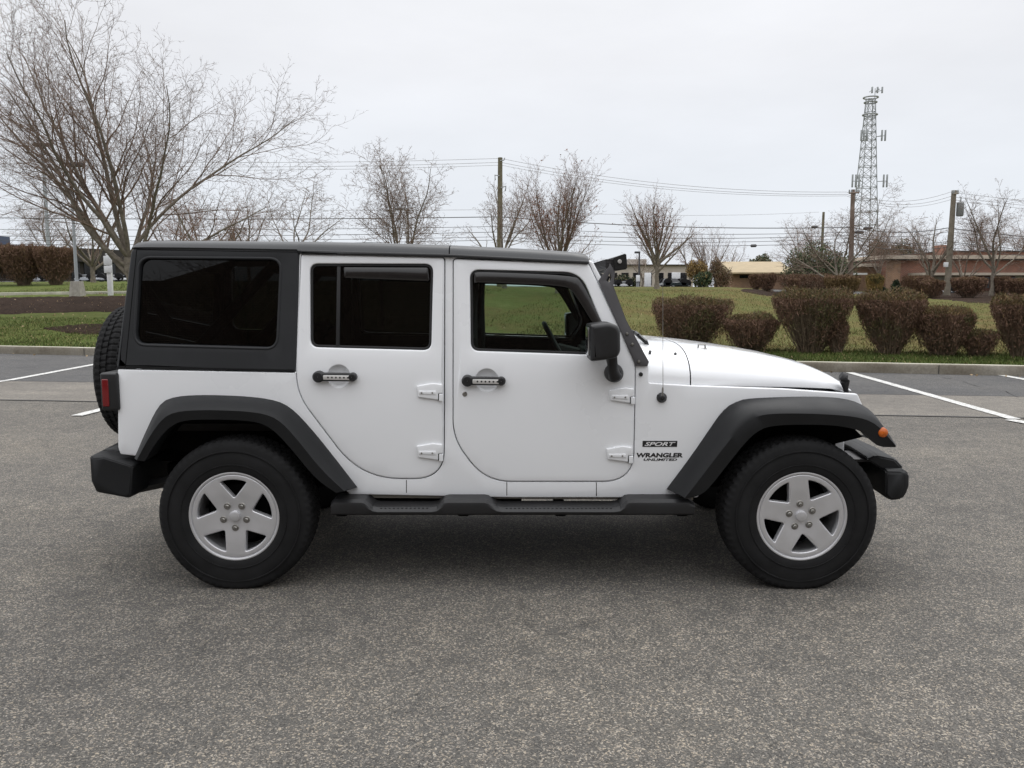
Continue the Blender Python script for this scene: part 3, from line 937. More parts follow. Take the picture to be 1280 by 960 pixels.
def tree(name, label, cat, px, y, W, H, seed, style='round', th=.22, nl=6, phi=(20, 55), r0=.12, maxl=4, lean=0.0, group='bare trees', bark='bark', twig='twig', leaves=None, limbs=None, az0=None, stems=None, z=None):
    """bare tree: trunk with its main limbs, crown of twigs"""
    rg = random.Random(seed); P = STYLE[style]
    h0 = H * th; out = []
    if stems:                                        # several trunks from the ground
        for k in range(stems):
            a = k * 6.283 / stems + rg.uniform(-.3, .3)
            d = unit((math.cos(a) * .22, math.sin(a) * .22, 1))
            grow(out, rg, (math.cos(a) * .05, math.sin(a) * .05, 0), d, H * .93, r0 * rg.uniform(.6, .9), 1, maxl, P)
    else:
        n = 6; tp = [(lean * h0 * i / n + rg.gauss(0, .015), rg.gauss(0, .015), h0 * i / n - (.1 if i == 0 else 0)) for i in range(n + 1)]
        out.append((0, tp, [r0 * (1.35 - .45 * min(1, i / 2)) * (1 - .08 * i / n) for i in range(n + 1)]))
        az = rg.uniform(0, 6.28) if az0 is None else az0
        for k, (la_, li, lf) in enumerate(limbs or []):
            f = R(li); d = (math.sin(f) * math.cos(la_), math.sin(f) * math.sin(la_), math.cos(f))
            Lm = min((H - h0) / max(math.cos(f), .3), W / 2 / max(math.sin(f), .2)) * lf
            grow(out, rg, tp[n - 1 - k % 2] if li > 40 else tp[n], d, Lm, r0 * rg.uniform(.40, .58), 1, maxl, P)
        for k in range(0 if limbs else nl):
            az += 2.4 if nl > 3 else 6.283 / nl
            f = R(phi[0] + (phi[1] - phi[0]) * ((k * .618 + .3) % 1))
            d = (math.sin(f) * math.cos(az), math.sin(f) * math.sin(az), math.cos(f))
            i = n if k > nl * .55 else n - 1 - (k % 2)
            Lm = min((H - h0) / max(math.cos(f), .3), W / 2 / max(math.sin(f), .2)) * rg.uniform(.85, 1.05)
            grow(out, rg, tp[i], d, Lm, r0 * rg.uniform(.42, .66), 1, maxl, P)
    # bring the crown to its measured size
    A = np.array([p for _, pts, _ in out for p in pts])
    hx = max(np.percentile(A[:, 0], 99.3), .01); lx = min(np.percentile(A[:, 0], .7), -.01); hz = np.percentile(A[:, 2], 99.6)
    k_xy = W / (hx - lx); cx = (hx + lx) / 2; k_z = H / hz
    def fit(p):
        t = max(0, min(1, (p[2] - h0 * .5) / (H * .8)))
        return ((p[0] - cx * t) * (k_xy ** min(1, t * 2.5)), p[1] * (k_xy ** min(1, t * 2.5)), p[2] * (k_z if p[2] > 0 else 1))
    out = [(l, [fit(p) for p in pts], rd) for l, pts, rd in out]
    x = spot(px, y)
    zz = (terrain(x, y) if z is None else z) - .05
    t = thing(name, label, cat, (x, y, zz), group)
    V, Q = tubes([(p, r_) for l, p, r_ in out if l <= 1], 9)
    mesh_obj('trunk', np_mesh('trunk', V, Q), M[bark], t)
    la, lb = [(p, r_) for l, p, r_ in out if l == 2], [(p, r_) for l, p, r_ in out if l > 2]
    V, Q = tubes(la, 5); mi = np.zeros(len(Q), int)
    if lb:
        V2, Q2 = tubes(lb, 3); Q = np.concatenate([Q, Q2 + len(V)]); V = np.concatenate([V, V2]); mi = np.zeros(len(Q), int)
    ml = [M[twig]]
    mesh_obj('crown', np_mesh('crown', V, Q, None, mi), ml, t)
    if leaves:
        ends = np.array([p[-1] for l, p, _ in out if l == maxl] + [p[len(p) // 2] for l, p, _ in out if l == maxl])
        r2 = np.random.default_rng(seed)
        zn = ends[:, 2] / H
        cl = np.sin(ends[:, 0] * 2.3 + seed) + np.sin(ends[:, 2] * 1.9 + 1) + np.sin(ends[:, 1] * 2.1)
        pick = (r2.random(len(ends)) < leaves[0] * np.clip(cl, .05, 2))
        V, Q = leaf_quads(ends[pick] + r2.normal(0, .05, (pick.sum(), 3)), leaves[1], r2)
        mesh_obj('dead_leaves', np_mesh('dead_leaves', V, Q, smooth=False), M['dead_leaf'], t)
    return t
def hgt(px, py, y):
    return at_y(px, py, y).z
def crown_size(pxl, pxr, y):
    return at_y(pxr, 300, y).x - at_y(pxl, 300, y).x

GB = 'bare winter trees'
def std_tree(label, px, y, pxl, pxr, top, seed, style, **k):
    x = spot(px, y); z = terrain(x, y)
    return tree('bare_tree', label, 'tree', px, y, crown_size(pxl, pxr, y), hgt(px, top, y) - z, seed, style, group=GB, **k)
std_tree('largest bare tree, wide spreading crown, behind the rear of the white off-roader', 166, 23.5, -58, 385, -2, 12, 'spread', th=.225, r0=.165, maxl=5,
         limbs=((3.3, 56, 1.05), (2.8, 44, 1.0), (3.6, 26, 1.04), (2.0, 8, 1.08), (-.6, 17, 1.08), (.35, 34, .98), (-.25, 50, 1.05), (.15, 66, .95), (1.5, 42, .8), (-1.6, 38, .85)))
std_tree('dense low bare tree just right of the largest tree, crown over the black hardtop', 262, 36, 190, 335, 213, 21, 'round', th=.2, nl=9, phi=(25, 75), r0=.13, maxl=5, twig='twig_brown')
std_tree('bare tree with low forked trunk above the rear door roof edge', 372, 38, 310, 432, 208, 33, 'round', th=.26, nl=6, phi=(15, 60), r0=.10, maxl=5)
std_tree('many-stemmed bare tree beside the white lamp pole', 503, 38, 440, 568, 182, 44, 'round', stems=5, r0=.095, maxl=5)
std_tree('bare tree directly behind the mossy utility pole', 630, 42, 575, 690, 205, 55, 'round', th=.28, nl=7, phi=(15, 58), r0=.12, maxl=5)
std_tree('upswept bare tree with rusty leaves left in its top, right of the mossy pole', 697, 36, 638, 752, 198, 66, 'vase', th=.22, nl=13, phi=(5, 46), r0=.11, maxl=5, leaves=(.11, .045), twig='twig_brown')
std_tree('upswept bare tree with rusty leaf tips standing alone on the mound', 821, 40, 779, 868, 236, 77, 'vase', th=.30, nl=14, phi=(5, 50), r0=.13, maxl=5, leaves=(.09, .042), twig='twig_brown')
std_tree('bare tree with pale mottled trunk in front of the lattice tower', 1048, 46, 985, 1135, 232, 88, 'round', th=.2, nl=6, phi=(15, 60), r0=.14, maxl=5)
std_tree('bare tree leaning before the brick building, left of the pale utility pole', 1158, 48, 1110, 1190, 262, 99, 'round', th=.30, nl=6, phi=(15, 55), r0=.16, maxl=5, lean=.15)
std_tree('slim bare tree just right of the pale utility pole', 1200, 52, 1176, 1236, 262, 101, 'round', th=.2, nl=5, phi=(12, 50), r0=.11, maxl=5, lean=.2)
std_tree('tall bare tree at the right edge before the brick building', 1240, 46, 1196, 1300, 228, 112, 'round', th=.3, nl=6, phi=(12, 50), r0=.13, maxl=5)
std_tree('bare tree left of the white post, in front of the long dark building', 117, 45, 70, 165, 240, 123, 'round', th=.22, nl=7, phi=(20, 62), r0=.14, maxl=5)
std_tree('faint bare tree behind the tall grey lot light at the left edge', 70, 60, 10, 118, 236, 134, 'round', th=.3, nl=8, phi=(20, 70), r0=.13, maxl=5)
std_tree('small bare tree behind the dark parked car, left of the golden bush', 862, 62, 835, 888, 290, 145, 'round', th=.3, nl=6, phi=(15, 55), r0=.12, maxl=5, twig='twig_brown')
std_tree('twiggy brown bare tree rising behind the golden bush', 884, 58, 862, 920, 278, 156, 'vase', th=.2, nl=9, phi=(8, 40), r0=.11, maxl=5, twig='twig_brown')
std_tree('small bare tree over the black street lamp', 803, 70, 784, 838, 312, 167, 'round', th=.25, nl=6, phi=(15, 60), r0=.11, maxl=5)
std_tree('small far bare tree peeking above the windscreen corner of the off-roader', 728, 75, 700, 758, 304, 178, 'round', th=.25, nl=6, phi=(15, 60), r0=.10, maxl=5)
std_tree('small bare tree between the pale trunk tree and the brick building', 1098, 60, 1078, 1125, 268, 189, 'vase', th=.3, nl=6, phi=(8, 35), r0=.08, maxl=5)

def twig_tips(Cn, size, rg):
    """slender upright twig tips round the centres"""
    n = len(Cn)
    out = Cn * np.array([1, 1, 0]); out /= np.linalg.norm(out, axis=1)[:, None] + 1e-6
    a = rg.normal(size=(n, 3)) * .55 + np.array([0, 0, .9]) + out * .35; a /= np.linalg.norm(a, axis=1)[:, None]
    b = np.cross(a, rg.normal(size=(n, 3))); b /= np.linalg.norm(b, axis=1)[:, None] + 1e-9
    l = size * rg.uniform(1.0, 2.6, n)[:, None]; w = size * rg.uniform(.16, .42, n)[:, None]
    Vv = np.stack([Cn - a * l, Cn - b * w, Cn + a * l, Cn + b * w], 1).reshape(-1, 3)
    return Vv, np.arange(4 * n).reshape(-1, 4)
for a in (('hazy bare tree behind the brick building, left of the pale utility pole', 1132, 84, 1096, 1172, 268, 401),
          ('hazy bare tree behind the brick chimney', 1222, 88, 1180, 1262, 262, 402),
          ('hazy bare tree right of the lattice tower foot', 1098, 92, 1070, 1130, 256, 403),
          ('hazy bare tree over the evergreen dome', 1000, 80, 962, 1040, 268, 404),
          ('hazy bare tree far behind the brick building at the right edge', 1278, 86, 1246, 1316, 258, 405),
          ('hazy low bare tree just behind the largest tree, left of its trunk', 215, 58, 168, 262, 232, 406),
          ('hazy bare tree between the dense low tree and the low-forked tree', 312, 60, 272, 350, 236, 407),
          ('hazy bare tree behind the brown bush on the mound', 908, 76, 884, 936, 300, 408)):
    std_tree(a[0], a[1], a[2], a[3], a[4], a[5], a[6], 'round', th=.24, nl=8, phi=(12, 62), r0=.13, maxl=4, twig='twig_brown')
def shrub(name, label, px, y, w, h, seed, wb=.32, top_round=.15, n1=70, twig='shrub_twig', mats=('shrub_leaf', 'shrub_green', 'shrub_rust'), leaves=9000, lsize=.022, group='clipped shrubs behind the kerb', dx=0.0, zbase=None, depth=None, gap=None, cat='shrub', toprust=.5):
    """clipped vase-shaped shrub: stems fanning from the base, side twigs and small leaves, flat-topped outline"""
    rg = random.Random(seed); r2 = np.random.default_rng(seed)
    D = (depth or w) / w
    def half(t):                                      # half width at height share t
        return w / 2 * (wb + (1 - wb) * min(1, t / .82) ** .8) * (1 if t < .90 else 1 - .09 * ((t - .90) / .10) ** 2)
    ph = [rg.uniform(0, 6.28) for _ in range(6)]
    def rough(a, t):
        return 1 + .04 * math.sin(3 * a + ph[0] + 2 * t) + .03 * math.sin(5 * a + ph[1] - 3 * t) + .025 * math.sin(11 * a + ph[2] + 9 * t)
    def topz(x, yy):
        q = (x / (w / 2)) ** 2 + (yy / (w * D / 2)) ** 2
        return h * (1 - top_round * .6 * q ** 1.6) * (1 + .03 * math.sin(7 * x + ph[3]) + .025 * math.sin(11 * x + 5 * yy + ph[4]))
    lines = []; tips = []
    n1 = int(n1 * 2.0)
    for k in range(n1):
        a = rg.uniform(0, 6.28); q = rg.random() ** .4
        t = 1.0 if rg.random() < .7 else rg.uniform(.45, 1)
        ex, ey = math.cos(a) * q * half(t), math.sin(a) * q * half(t) * D
        ez = topz(ex, ey) * t * rg.uniform(.92, 1.0)
        bx, by = math.cos(a) * q * w * .10 + rg.gauss(0, .03), math.sin(a) * q * w * .10 * D + rg.gauss(0, .03)
        n = 6; pts = []
        for i in range(n + 1):
            u = i / n; s = u ** .85
            pts.append((bx + (ex - bx) * s + rg.gauss(0, .012), by + (ey - by) * s + rg.gauss(0, .012), ez * u - (.05 if i == 0 else 0)))
        r0 = rg.uniform(.005, .011)
        lines.append((pts, [r0 * (1 - .75 * i / n) for i in range(n + 1)]))
        for c in range(rg.randint(9, 15)):
            i = rg.randint(1, n - 1); p = pts[i]
            ln = h * rg.uniform(.14, .36)
            d = unit((ex - bx + rg.gauss(0, .35 * w), ey - by + rg.gauss(0, .35 * w), ez * rg.uniform(.4, 1.1)))
            q2 = [tuple(p[j] + d[j] * ln * u + rg.gauss(0, .008) for j in range(3)) for u in (0, .35, .7, 1)]
            lines.append((q2, [.0045, .0038, .003, .002])); tips.append(q2)
    def ok(p):
        a = math.atan2(p[1], p[0]); t = min(max(p[2] / h, 0), 1)
        rr_ = math.hypot(p[0], p[1] / D)
        if gap and gap[0] < p[0] / (w / 2) < gap[1] and gap[2] < t < gap[3]:
            return False
        return rr_ < half(t) * rough(a, t) * rg.uniform(.97, 1.03) and p[2] < topz(p[0], p[1]) * rg.uniform(.98, 1.05)
    lines = [(p, r_) for p, r_ in lines if len(p) == 7 or ok(p[-1])]
    L_, mi = [], []
    leaves = int(leaves * 1.3)
    tries = 0
    while len(L_) < leaves and tries < leaves * 6:
        tries += 1
        if tips and rg.random() < .35:
            q2 = rg.choice(tips); p = rg.choice(q2[1:]); p = tuple(c + rg.gauss(0, .03) for c in p)
        else:
            a = rg.uniform(0, 6.28); t = rg.random() ** .55
            q = rg.random() ** .33
            p = (math.cos(a) * q * half(t) * rough(a, t), math.sin(a) * q * half(t) * D * rough(a, t), 0)
            p = (p[0], p[1], t * topz(p[0], p[1]) * (1 + .03 * math.sin(13 * p[0] + ph[5])))
        if not ok(p) or p[2] < .05:
            continue
        t = p[2] / h
        if rg.random() > min(1, .02 + 1.3 * t ** 1.3):
            continue
        L_.append(p)
        clump = math.sin(p[0] * 5 + ph[0]) + math.sin(p[1] * 5 + ph[1]) + math.sin(p[2] * 6 + ph[2])
        u = rg.random()
        if t > .86 and u < .75:
            mi.append(2 if rg.random() < toprust else 1)
        else:
            mi.append(1 if clump > 1.0 and u < .6 else (2 if u > .93 else 0))
    x = spot(px, y) + dx
    t = thing(name, label, cat, (x, y, terrain(x, y) - .02 if zbase is None else zbase), group)
    V, Q = tubes([l for l in lines if len(l[0]) == 7], 4)
    V2, Q2 = tubes([l for l in lines if len(l[0]) == 4], 3)
    mesh_obj('stems', np_mesh('stems', np.concatenate([V, V2]), np.concatenate([Q, Q2 + len(V)])), M[twig], t)
    V, Q = twig_tips(np.array(L_), lsize, r2)
    mesh_obj('foliage', np_mesh('foliage', V, Q, None, np.array(mi), smooth=False), [M[m] for m in mats], t)
    return t
def kerb_shrub(label, pl, pr, top, base, seed, **k):
    px = (pl + pr) / 2; g = on_ground(px, base)
    y = g.y; w = at_y(pr, base, y).x - at_y(pl, base, y).x; h = hgt(px, top, y - w * .2) - g.z
    return shrub('clipped_shrub', label, px, y, w, h, seed, zbase=g.z - .02, **k)
kerb_shrub('wide brown clipped shrub behind the windscreen end of the bonnet', 814, 914, 370, 437, 1, wb=.62, n1=120, leaves=15000, top_round=.12)
kerb_shrub('low rounded clipped shrub second from the left, behind the bonnet', 904, 976, 391, 440, 2, wb=.55, n1=90, leaves=9000, top_round=.3)
kerb_shrub('largest vase-shaped clipped shrub with see-through lower left stems', 966, 1066, 360, 441, 3, wb=.36, n1=110, leaves=17000, gap=(-.62, -.2, .12, .62), toprust=.45)
kerb_shrub('small twiggy sucker growth at the right foot of the largest shrub', 1034, 1064, 396, 442, 4, wb=.7, n1=45, leaves=1800, top_round=.5)
kerb_shrub('tall vase-shaped clipped shrub with dense dark foot, between two gaps of lawn', 1073, 1158, 362, 443, 5, wb=.45, n1=110, leaves=15000, toprust=.6)
kerb_shrub('medium rounded clipped shrub with rust top, third from the right', 1146, 1220, 382, 445, 6, wb=.58, n1=100, leaves=12000, top_round=.22, toprust=.75)
kerb_shrub('smallest grey twiggy shrub between two clipped shrubs near the right edge', 1206, 1250, 411, 446, 7, wb=.7, n1=70, leaves=3500, top_round=.25)
kerb_shrub('clipped shrub cut off by the right edge of the photo', 1243, 1325, 368, 447, 8, wb=.36, n1=110, leaves=15000, toprust=.65)
GH = 'big hedge shrubs before the dark building'
for i, (lb, pl, pr, top) in enumerate((('big brown hedge shrub at the very left edge', -60, 16, 306), ('middle big brown hedge shrub before the long dark building', 2, 58, 307), ('right-hand big brown hedge shrub next to the lot light', 46, 95, 309))):
    y = 41; px = (pl + pr) / 2; w = crown_size(pl, pr, y); z = terrain(spot(px, y), y)
    shrub('hedge_shrub', lb, px, y, w, hgt(px, top, y) - z, 20 + i, wb=.5, n1=110, leaves=12000, lsize=.05, group=GH, top_round=.08, toprust=.2, mats=('shrub_leaf', 'shrub_leaf', 'shrub_rust'))
GF = 'clipped shrubs by the tan-roofed building'
for i, (lb, pl, pr, top, base, y) in enumerate((
        ('dark clipped ball shrub left of the tan-roofed building wall', 936, 954, 343, 361, 50),
        ('clipped shrub with thin foot under the tan roof', 948, 970, 342, 363, 47),
        ('rounded clipped shrub in front of the low hedge row', 984, 1000, 349, 366, 44),
        ('long clipped hedge row left of the thin wooden pole', 966, 1062, 342, 362, 50),
        ('tawny shrub under the pale-trunked tree', 1030, 1075, 344, 372, 42),
        ('yellow-green shrub left of the small dark conifer', 1082, 1104, 343, 368, 44),
        ('brown shrub in front of the canopy of the brick building', 1128, 1166, 345, 372, 44),
        ('round brown shrub left of the pale utility pole', 1150, 1180, 350, 374, 42),
        ('tall brown shrub right of the pale utility pole', 1190, 1232, 346, 378, 42),
        ('dark purple shrub before the white shopfront', 1240, 1262, 346, 366, 46),
        ('dark purple shrub at the right edge before the white shopfront', 1258, 1292, 348, 372, 44))):
    px = (pl + pr) / 2; w = crown_size(pl, pr, y); z = terrain(spot(px, y), y)
    ms = ('shrub_rust', 'shrub_leaf', 'shrub_rust') if i == 4 else (('gold', 'shrub_green', 'gold') if i == 5 else ('shrub_leaf', 'shrub_leaf', 'shrub_rust'))
    shrub('clipped_shrub', lb, px, y, w, max(.6, hgt(px, top, y) - z), 40 + i, wb=.6, n1=60, leaves=5000, lsize=.05, group=GF, top_round=.15, mats=ms, depth=min(w, 2.2), toprust=.3)

def leafy(name, label, cat, px, y, blobs, seed, n, size, mats, weights, trunk=None, group=None):
    """evergreen mass: leaf clumps through several overlapping volumes; blobs in metres (dx, dy, z, rx, ry, rz)"""
    r2 = np.random.default_rng(seed)
    x = spot(px, y); z = terrain(x, y)
    pts = []; mi = []
    tot = sum(b[3] * b[5] for b in blobs)
    for b in blobs:
        k = int(n * b[3] * b[5] / tot)
        d = r2.normal(size=(k, 3)); d /= np.linalg.norm(d, axis=1)[:, None]
        rad = r2.random(k) ** .4
        lump = 1 + .16 * np.sin(d[:, 0] * 6 + seed) * np.sin(d[:, 2] * 7 + b[0]) + .12 * np.sin(d[:, 1] * 9 + d[:, 2] * 5)
        hole = np.sin(d[:, 0] * 8 + b[0] * 3) + np.sin(d[:, 2] * 9 + seed) + np.sin(d[:, 1] * 8)
        keep = r2.random(k) < np.clip(1.0 - .35 * (hole > 1.2), 0, 1)
        p = d * rad[:, None] * lump[:, None] * np.array(b[3:6]) + np.array(b[0:3])
        p = p[keep & (p[:, 2] > .05)]
        pts.append(p); mi.append(r2.choice(len(mats), len(p), p=weights))
    pts = np.concatenate(pts); mi = np.concatenate(mi)
    t = thing(name, label, cat, (x, y, z - .03), group)
    V, Q = leaf_quads(pts, size, r2)
    mesh_obj('crown', np_mesh('crown', V, Q, None, mi, smooth=False), [M[m] for m in mats], t)
    out = []; rg = random.Random(seed)
    hb = max(b[2] for b in blobs)
    for k in range(trunk or 3):
        a = rg.uniform(0, 6.28)
        grow(out, rg, (math.cos(a) * .1, math.sin(a) * .1, -.05), unit((math.cos(a) * .25, math.sin(a) * .25, 1)), hb * 1.1, .07, 1, 2, STYLE['round'])
    V, Q = tubes([(p, r_) for _, p, r_ in out], 5)
    mesh_obj('trunk', np_mesh('trunk', V, Q), M['bark'], t)
    return t
def pxm(y):
    return (y + CAM_D) * .9934 / F_PX                 # metres per pixel at depth y
u = pxm(58)
leafy('evergreen_tree', 'broad domed green and brown evergreen tree left of the thin wooden pole', 'tree', 1018, 58,
      [(-22 * u, 0, 26 * u, 18 * u, 1.2, 28 * u), (4 * u, .4, 32 * u, 28 * u, 1.6, 34 * u), (30 * u, .2, 24 * u, 22 * u, 1.4, 30 * u), (-4 * u, -.4, 12 * u, 30 * u, 1.4, 16 * u)], 5, 19000, .075, ['evergreen', 'evergreen_dull', 'conifer'], [.42, .52, .06], group='evergreen trees and bushes')
u = pxm(85)
leafy('evergreen_tree', 'small far evergreen tree over the tan roof', 'tree', 945, 85, [(-4 * u, 0, 22 * u, 10 * u, .9, 14 * u), (7 * u, 0, 28 * u, 12 * u, 1, 14 * u)], 6, 5000, .11, ['evergreen_dull', 'evergreen'], [.6, .4], group='evergreen trees and bushes')
u = pxm(95)
leafy('evergreen_tree', 'far evergreen tree line behind the lattice tower foot', 'tree', 1115, 95, [(-18 * u, 0, 40 * u, 16 * u, 1, 20 * u), (10 * u, 0, 38 * u, 18 * u, 1, 22 * u), (26 * u, 0, 30 * u, 12 * u, 1, 16 * u)], 7, 8000, .13, ['evergreen_dull', 'evergreen', 'conifer'], [.5, .3, .2], group='evergreen trees and bushes')
u = pxm(46)
leafy('conifer_bush', 'small dark conifer before the corner of the brick building', 'bush', 1120, 46, [(0, 0, 8 * u, 7 * u, .4, 9 * u), (0, 0, 15 * u, 4 * u, .25, 7 * u)], 8, 2500, .05, ['conifer', 'evergreen'], [.8, .2], group='evergreen trees and bushes')
leafy('conifer_bush', 'dark low conifer right of the yellow-green shrub', 'bush', 1100, 46, [(0, 0, 7 * u, 9 * u, .4, 7 * u)], 9, 2200, .05, ['conifer', 'evergreen'], [.75, .25], group='evergreen trees and bushes')
u = pxm(46)
leafy('golden_bush', 'arching golden bush with green heart right of the dark parked car', 'bush', 872, 46,
      [(-6 * u, .2, 22 * u, 8 * u, .5, 12 * u), (3 * u, 0, 22 * u, 9 * u, .5, 12 * u)], 10, 4500, .045, ['gold', 'bamboo_brown'], [.7, .3], group='bushes on the mound')
leafy('green_bush', 'low dark green bush under the golden bush', 'bush', 877, 45, [(0, 0, 9 * u, 11 * u, .5, 10 * u), (7 * u, -.1, 12 * u, 5 * u, .4, 9 * u)], 11, 3500, .045, ['evergreen', 'conifer', 'gold'], [.6, .3, .1], group='bushes on the mound')
leafy('brown_bush', 'tawny brown bush at the right side of the golden bush', 'bush', 898, 46.5, [(-2 * u, 0, 15 * u, 12 * u, .7, 17 * u), (9 * u, 0, 11 * u, 9 * u, .6, 14 * u), (-4 * u, 0, 28 * u, 7 * u, .5, 10 * u)], 12, 5200, .04, ['bamboo_brown', 'shrub_leaf', 'shrub_green'], [.55, .3, .15], group='bushes on the mound')
u = pxm(75)
leafy('dark_bush', 'dark bush behind the white parked cars', 'bush', 782, 75, [(-4 * u, 0, 8 * u, 10 * u, .7, 8 * u), (9 * u, 0, 6 * u, 9 * u, .7, 7 * u)], 13, 2500, .09, ['conifer', 'evergreen_dull'], [.6, .4], group='bushes on the mound')

# ================================================================== BUILDINGS, POLES, TOWER, SIGNS
def bx(name, lo, hi, m, parent, bev=0.0):
    bm = bmesh.new(); add_box(bm, lo, hi, bev)
    return obj(name, bm, m, parent)
# long low dark building on the left
y0 = 62.0
xl, xr = spot(-140, y0), spot(186, y0 + 22)
zg = 2.0
t = thing('long_building', 'long low dark brown building with shaded glass front behind the left hedge', 'building', (spot(60, y0), y0, zg))
pA, pB = Vector((xl, y0, 0)), Vector((xr, y0 + 22, 0))
e_ = (pB - pA).normalized(); n_ = Vector((-e_.y, e_.x, 0)); Lb = (pB - pA).length
def bl(a, s, z):
    q = pA + e_ * a + n_ * s
    return (q.x, q.y, z)
def slab(name, a0, a1, s0, s1_, z0, z1, m, parent):
    bm = bmesh.new()
    vs = [bm.verts.new(bl(a, s, z)) for z in (z0, z1) for a, s in ((a0, s0), (a1, s0), (a1, s1_), (a0, s1_))]
    for f in ((0, 1, 2, 3), (4, 5, 6, 7), (0, 1, 5, 4), (1, 2, 6, 5), (2, 3, 7, 6), (3, 0, 4, 7)):
        bm.faces.new([vs[i] for i in f])
    return obj(name, bm, m, parent)
hb = hgt(0, 306, y0 + 9) - zg
slab('wall', 0, Lb, .6, 12, zg - .4, zg + hb * .94, M['brown_wall'], t)
slab('fascia', -.4, Lb + .4, 0, 12.4, zg + hb * .62, zg + hb, M['brown_wall'], t)
for k in range(14):
    a = 3 + k * (Lb - 6) / 14
    slab('window', a, a + (Lb - 6) / 14 - .5, .52, .7, zg + .5, zg + hb * .6, M['dark_win'], t)
slab('roof_unit', 9, 12, 3, 6, zg + hb, zg + hb + .9, M['blue_roof'], t)

# tan roofed low building
y0 = 66.0
def X(px, y=None): return spot(px, y if y is not None else y0)
zg = 1.5; zt = hgt(950, 333, y0); ze = hgt(950, 342.5, y0)
t = thing('tan_roofed_building', 'low building with sloped tan roof and dark window behind clipped shrubs', 'building', (X(948), y0, zg))
bm = bmesh.new()
add_loft(bm, [[(x, y0 - .9, ze), (x, y0 - .9, ze + .12), (x, y0 + 3.2, zt + .5), (x, y0 + 7, ze)] for x in (X(911), X(990))], closed=True)
obj('roof', bm, M['tan_roof'], t)
bx('wall', (X(914), y0, zg - .3), (X(988), y0 + 6, ze - .003), M['brick_tan'], t)
bx('window', (X(924), y0 - .06, zg + .9), (X(936), y0 + .1, ze - .1), M['dark_win'], t)
bx('window', (X(940), y0 - .06, zg + .3), (X(950), y0 + .1, ze - .1), M['dark_win'], t)
bx('door_frame', (X(952), y0 - .08, zg), (X(953.5), y0 + .1, ze - .05), M['sign_white'], t)

# brick building with canopy
y0 = 62.0; zg = 1.25
def Z(py): return hgt(1180, py, y0)
t = thing('brick_building', 'long red brick building with tan fascia, white shopfront and brick chimney', 'building', (X(1190), y0, zg))
bx('wall', (X(1106), y0, zg - .3), (X(1420), y0 + 18, Z(324)), M['brick'], t)
bx('fascia', (X(1099), y0 - .7, Z(324)), (X(1422), y0 + 18.5, Z(319.2)), M['tan_trim'], t)
bx('soffit', (X(1100), y0 - .6, Z(325.6)), (X(1421), y0 + 18.4, Z(324) - .003), M['brown_wall'], t)
bx('wing', (X(1048), y0 + 1.5, zg - .3), (X(1106) - .004, y0 + 12, Z(333)), M['brick_tan'], t)
bx('wing_fascia', (X(1046), y0 + .9, Z(333)), (X(1105) - .004, y0 + 12.4, Z(329)), M['tan_trim'], t)
bx('wing_canopy', (X(1040), y0 - .2, Z(343.5)), (X(1082), y0 + 1.49, Z(341.2)), M['white_wall'], t)
bx('corner_wall', (X(1106), y0 - .08, zg - .3), (X(1124), y0 - .004, Z(325.8)), M['brick_tan'], t)
bx('canopy', (X(1134), y0 - 2.4, Z(344.6)), (X(1424), y0 - .01, Z(341.5)), M['tan_trim'], t)
for a, b in ((1150, 1200), (1209, 1221), (1238, 1262), (1268, 1330)):
    bx('shopfront', (X(a), y0 - .05, zg), (X(b), y0 - .01, Z(345.4)), M['white_wall'], t)
for a, b in ((1222, 1236), (1263, 1267.5), (1137, 1148)):
    bx('window', (X(a), y0 - .04, zg + .3), (X(b), y0 - .008, Z(346)), M['dark_win'], t)
bx('upper_storey', (X(1221), y0 + 5, Z(319.2) - .5), (X(1420), y0 + 15, Z(311.5)), M['brick'], t)
bx('upper_fascia', (X(1218), y0 + 4.7, Z(311.5)), (X(1421), y0 + 15.3, Z(309.8)), M['brown_wall'], t)
bx('chimney', (X(1214), y0 + 5, Z(319.2) - .5), (X(1221) - .01, y0 + 6.2, Z(302)), M['brick'], t)
bm = bmesh.new(); add_box(bm, (X(1264), y0 - 3.0, Z(337)), (X(1269), y0 - 2.4, Z(332.5)), .12); add_tube(bm, [(X(1269), y0 - 2.7, Z(334.5)), (X(1284), y0 - 2.7, Z(335.2))], .05)
tag(obj('flood_lamp', bm, M['pole_grey'], None, (X(1270), y0 - 2.7, Z(337))), 'grey lamp on an arm in front of the brick wall at the right edge', 'lamp')
# pale far commercial building
y0 = 115.0; zg = 1.4
t = thing('commercial_building', 'far pale beige commercial block behind the parked cars', 'building', (X(815), y0, zg))
bx('wall', (X(755), y0, zg - .3), (X(866), y0 + 20, hgt(815, 332, y0)), M['beige_wall'], t)
bx('upper_wall', (X(760), y0 + 3, zg), (X(812), y0 + 18, hgt(790, 323, y0)), M['beige_wall'], t)
bx('parapet', (X(754), y0 - .4, hgt(815, 332, y0)), (X(867), y0 + 20.2, hgt(815, 330.6, y0)), M['brown_wall'], t)
for k in range(7):
    a = 762 + k * 14.5
    bx('window', (X(a), y0 - .1, zg + .6), (X(a + 9), y0 + .1, hgt(815, 341, y0)), M['dark_win'], t)

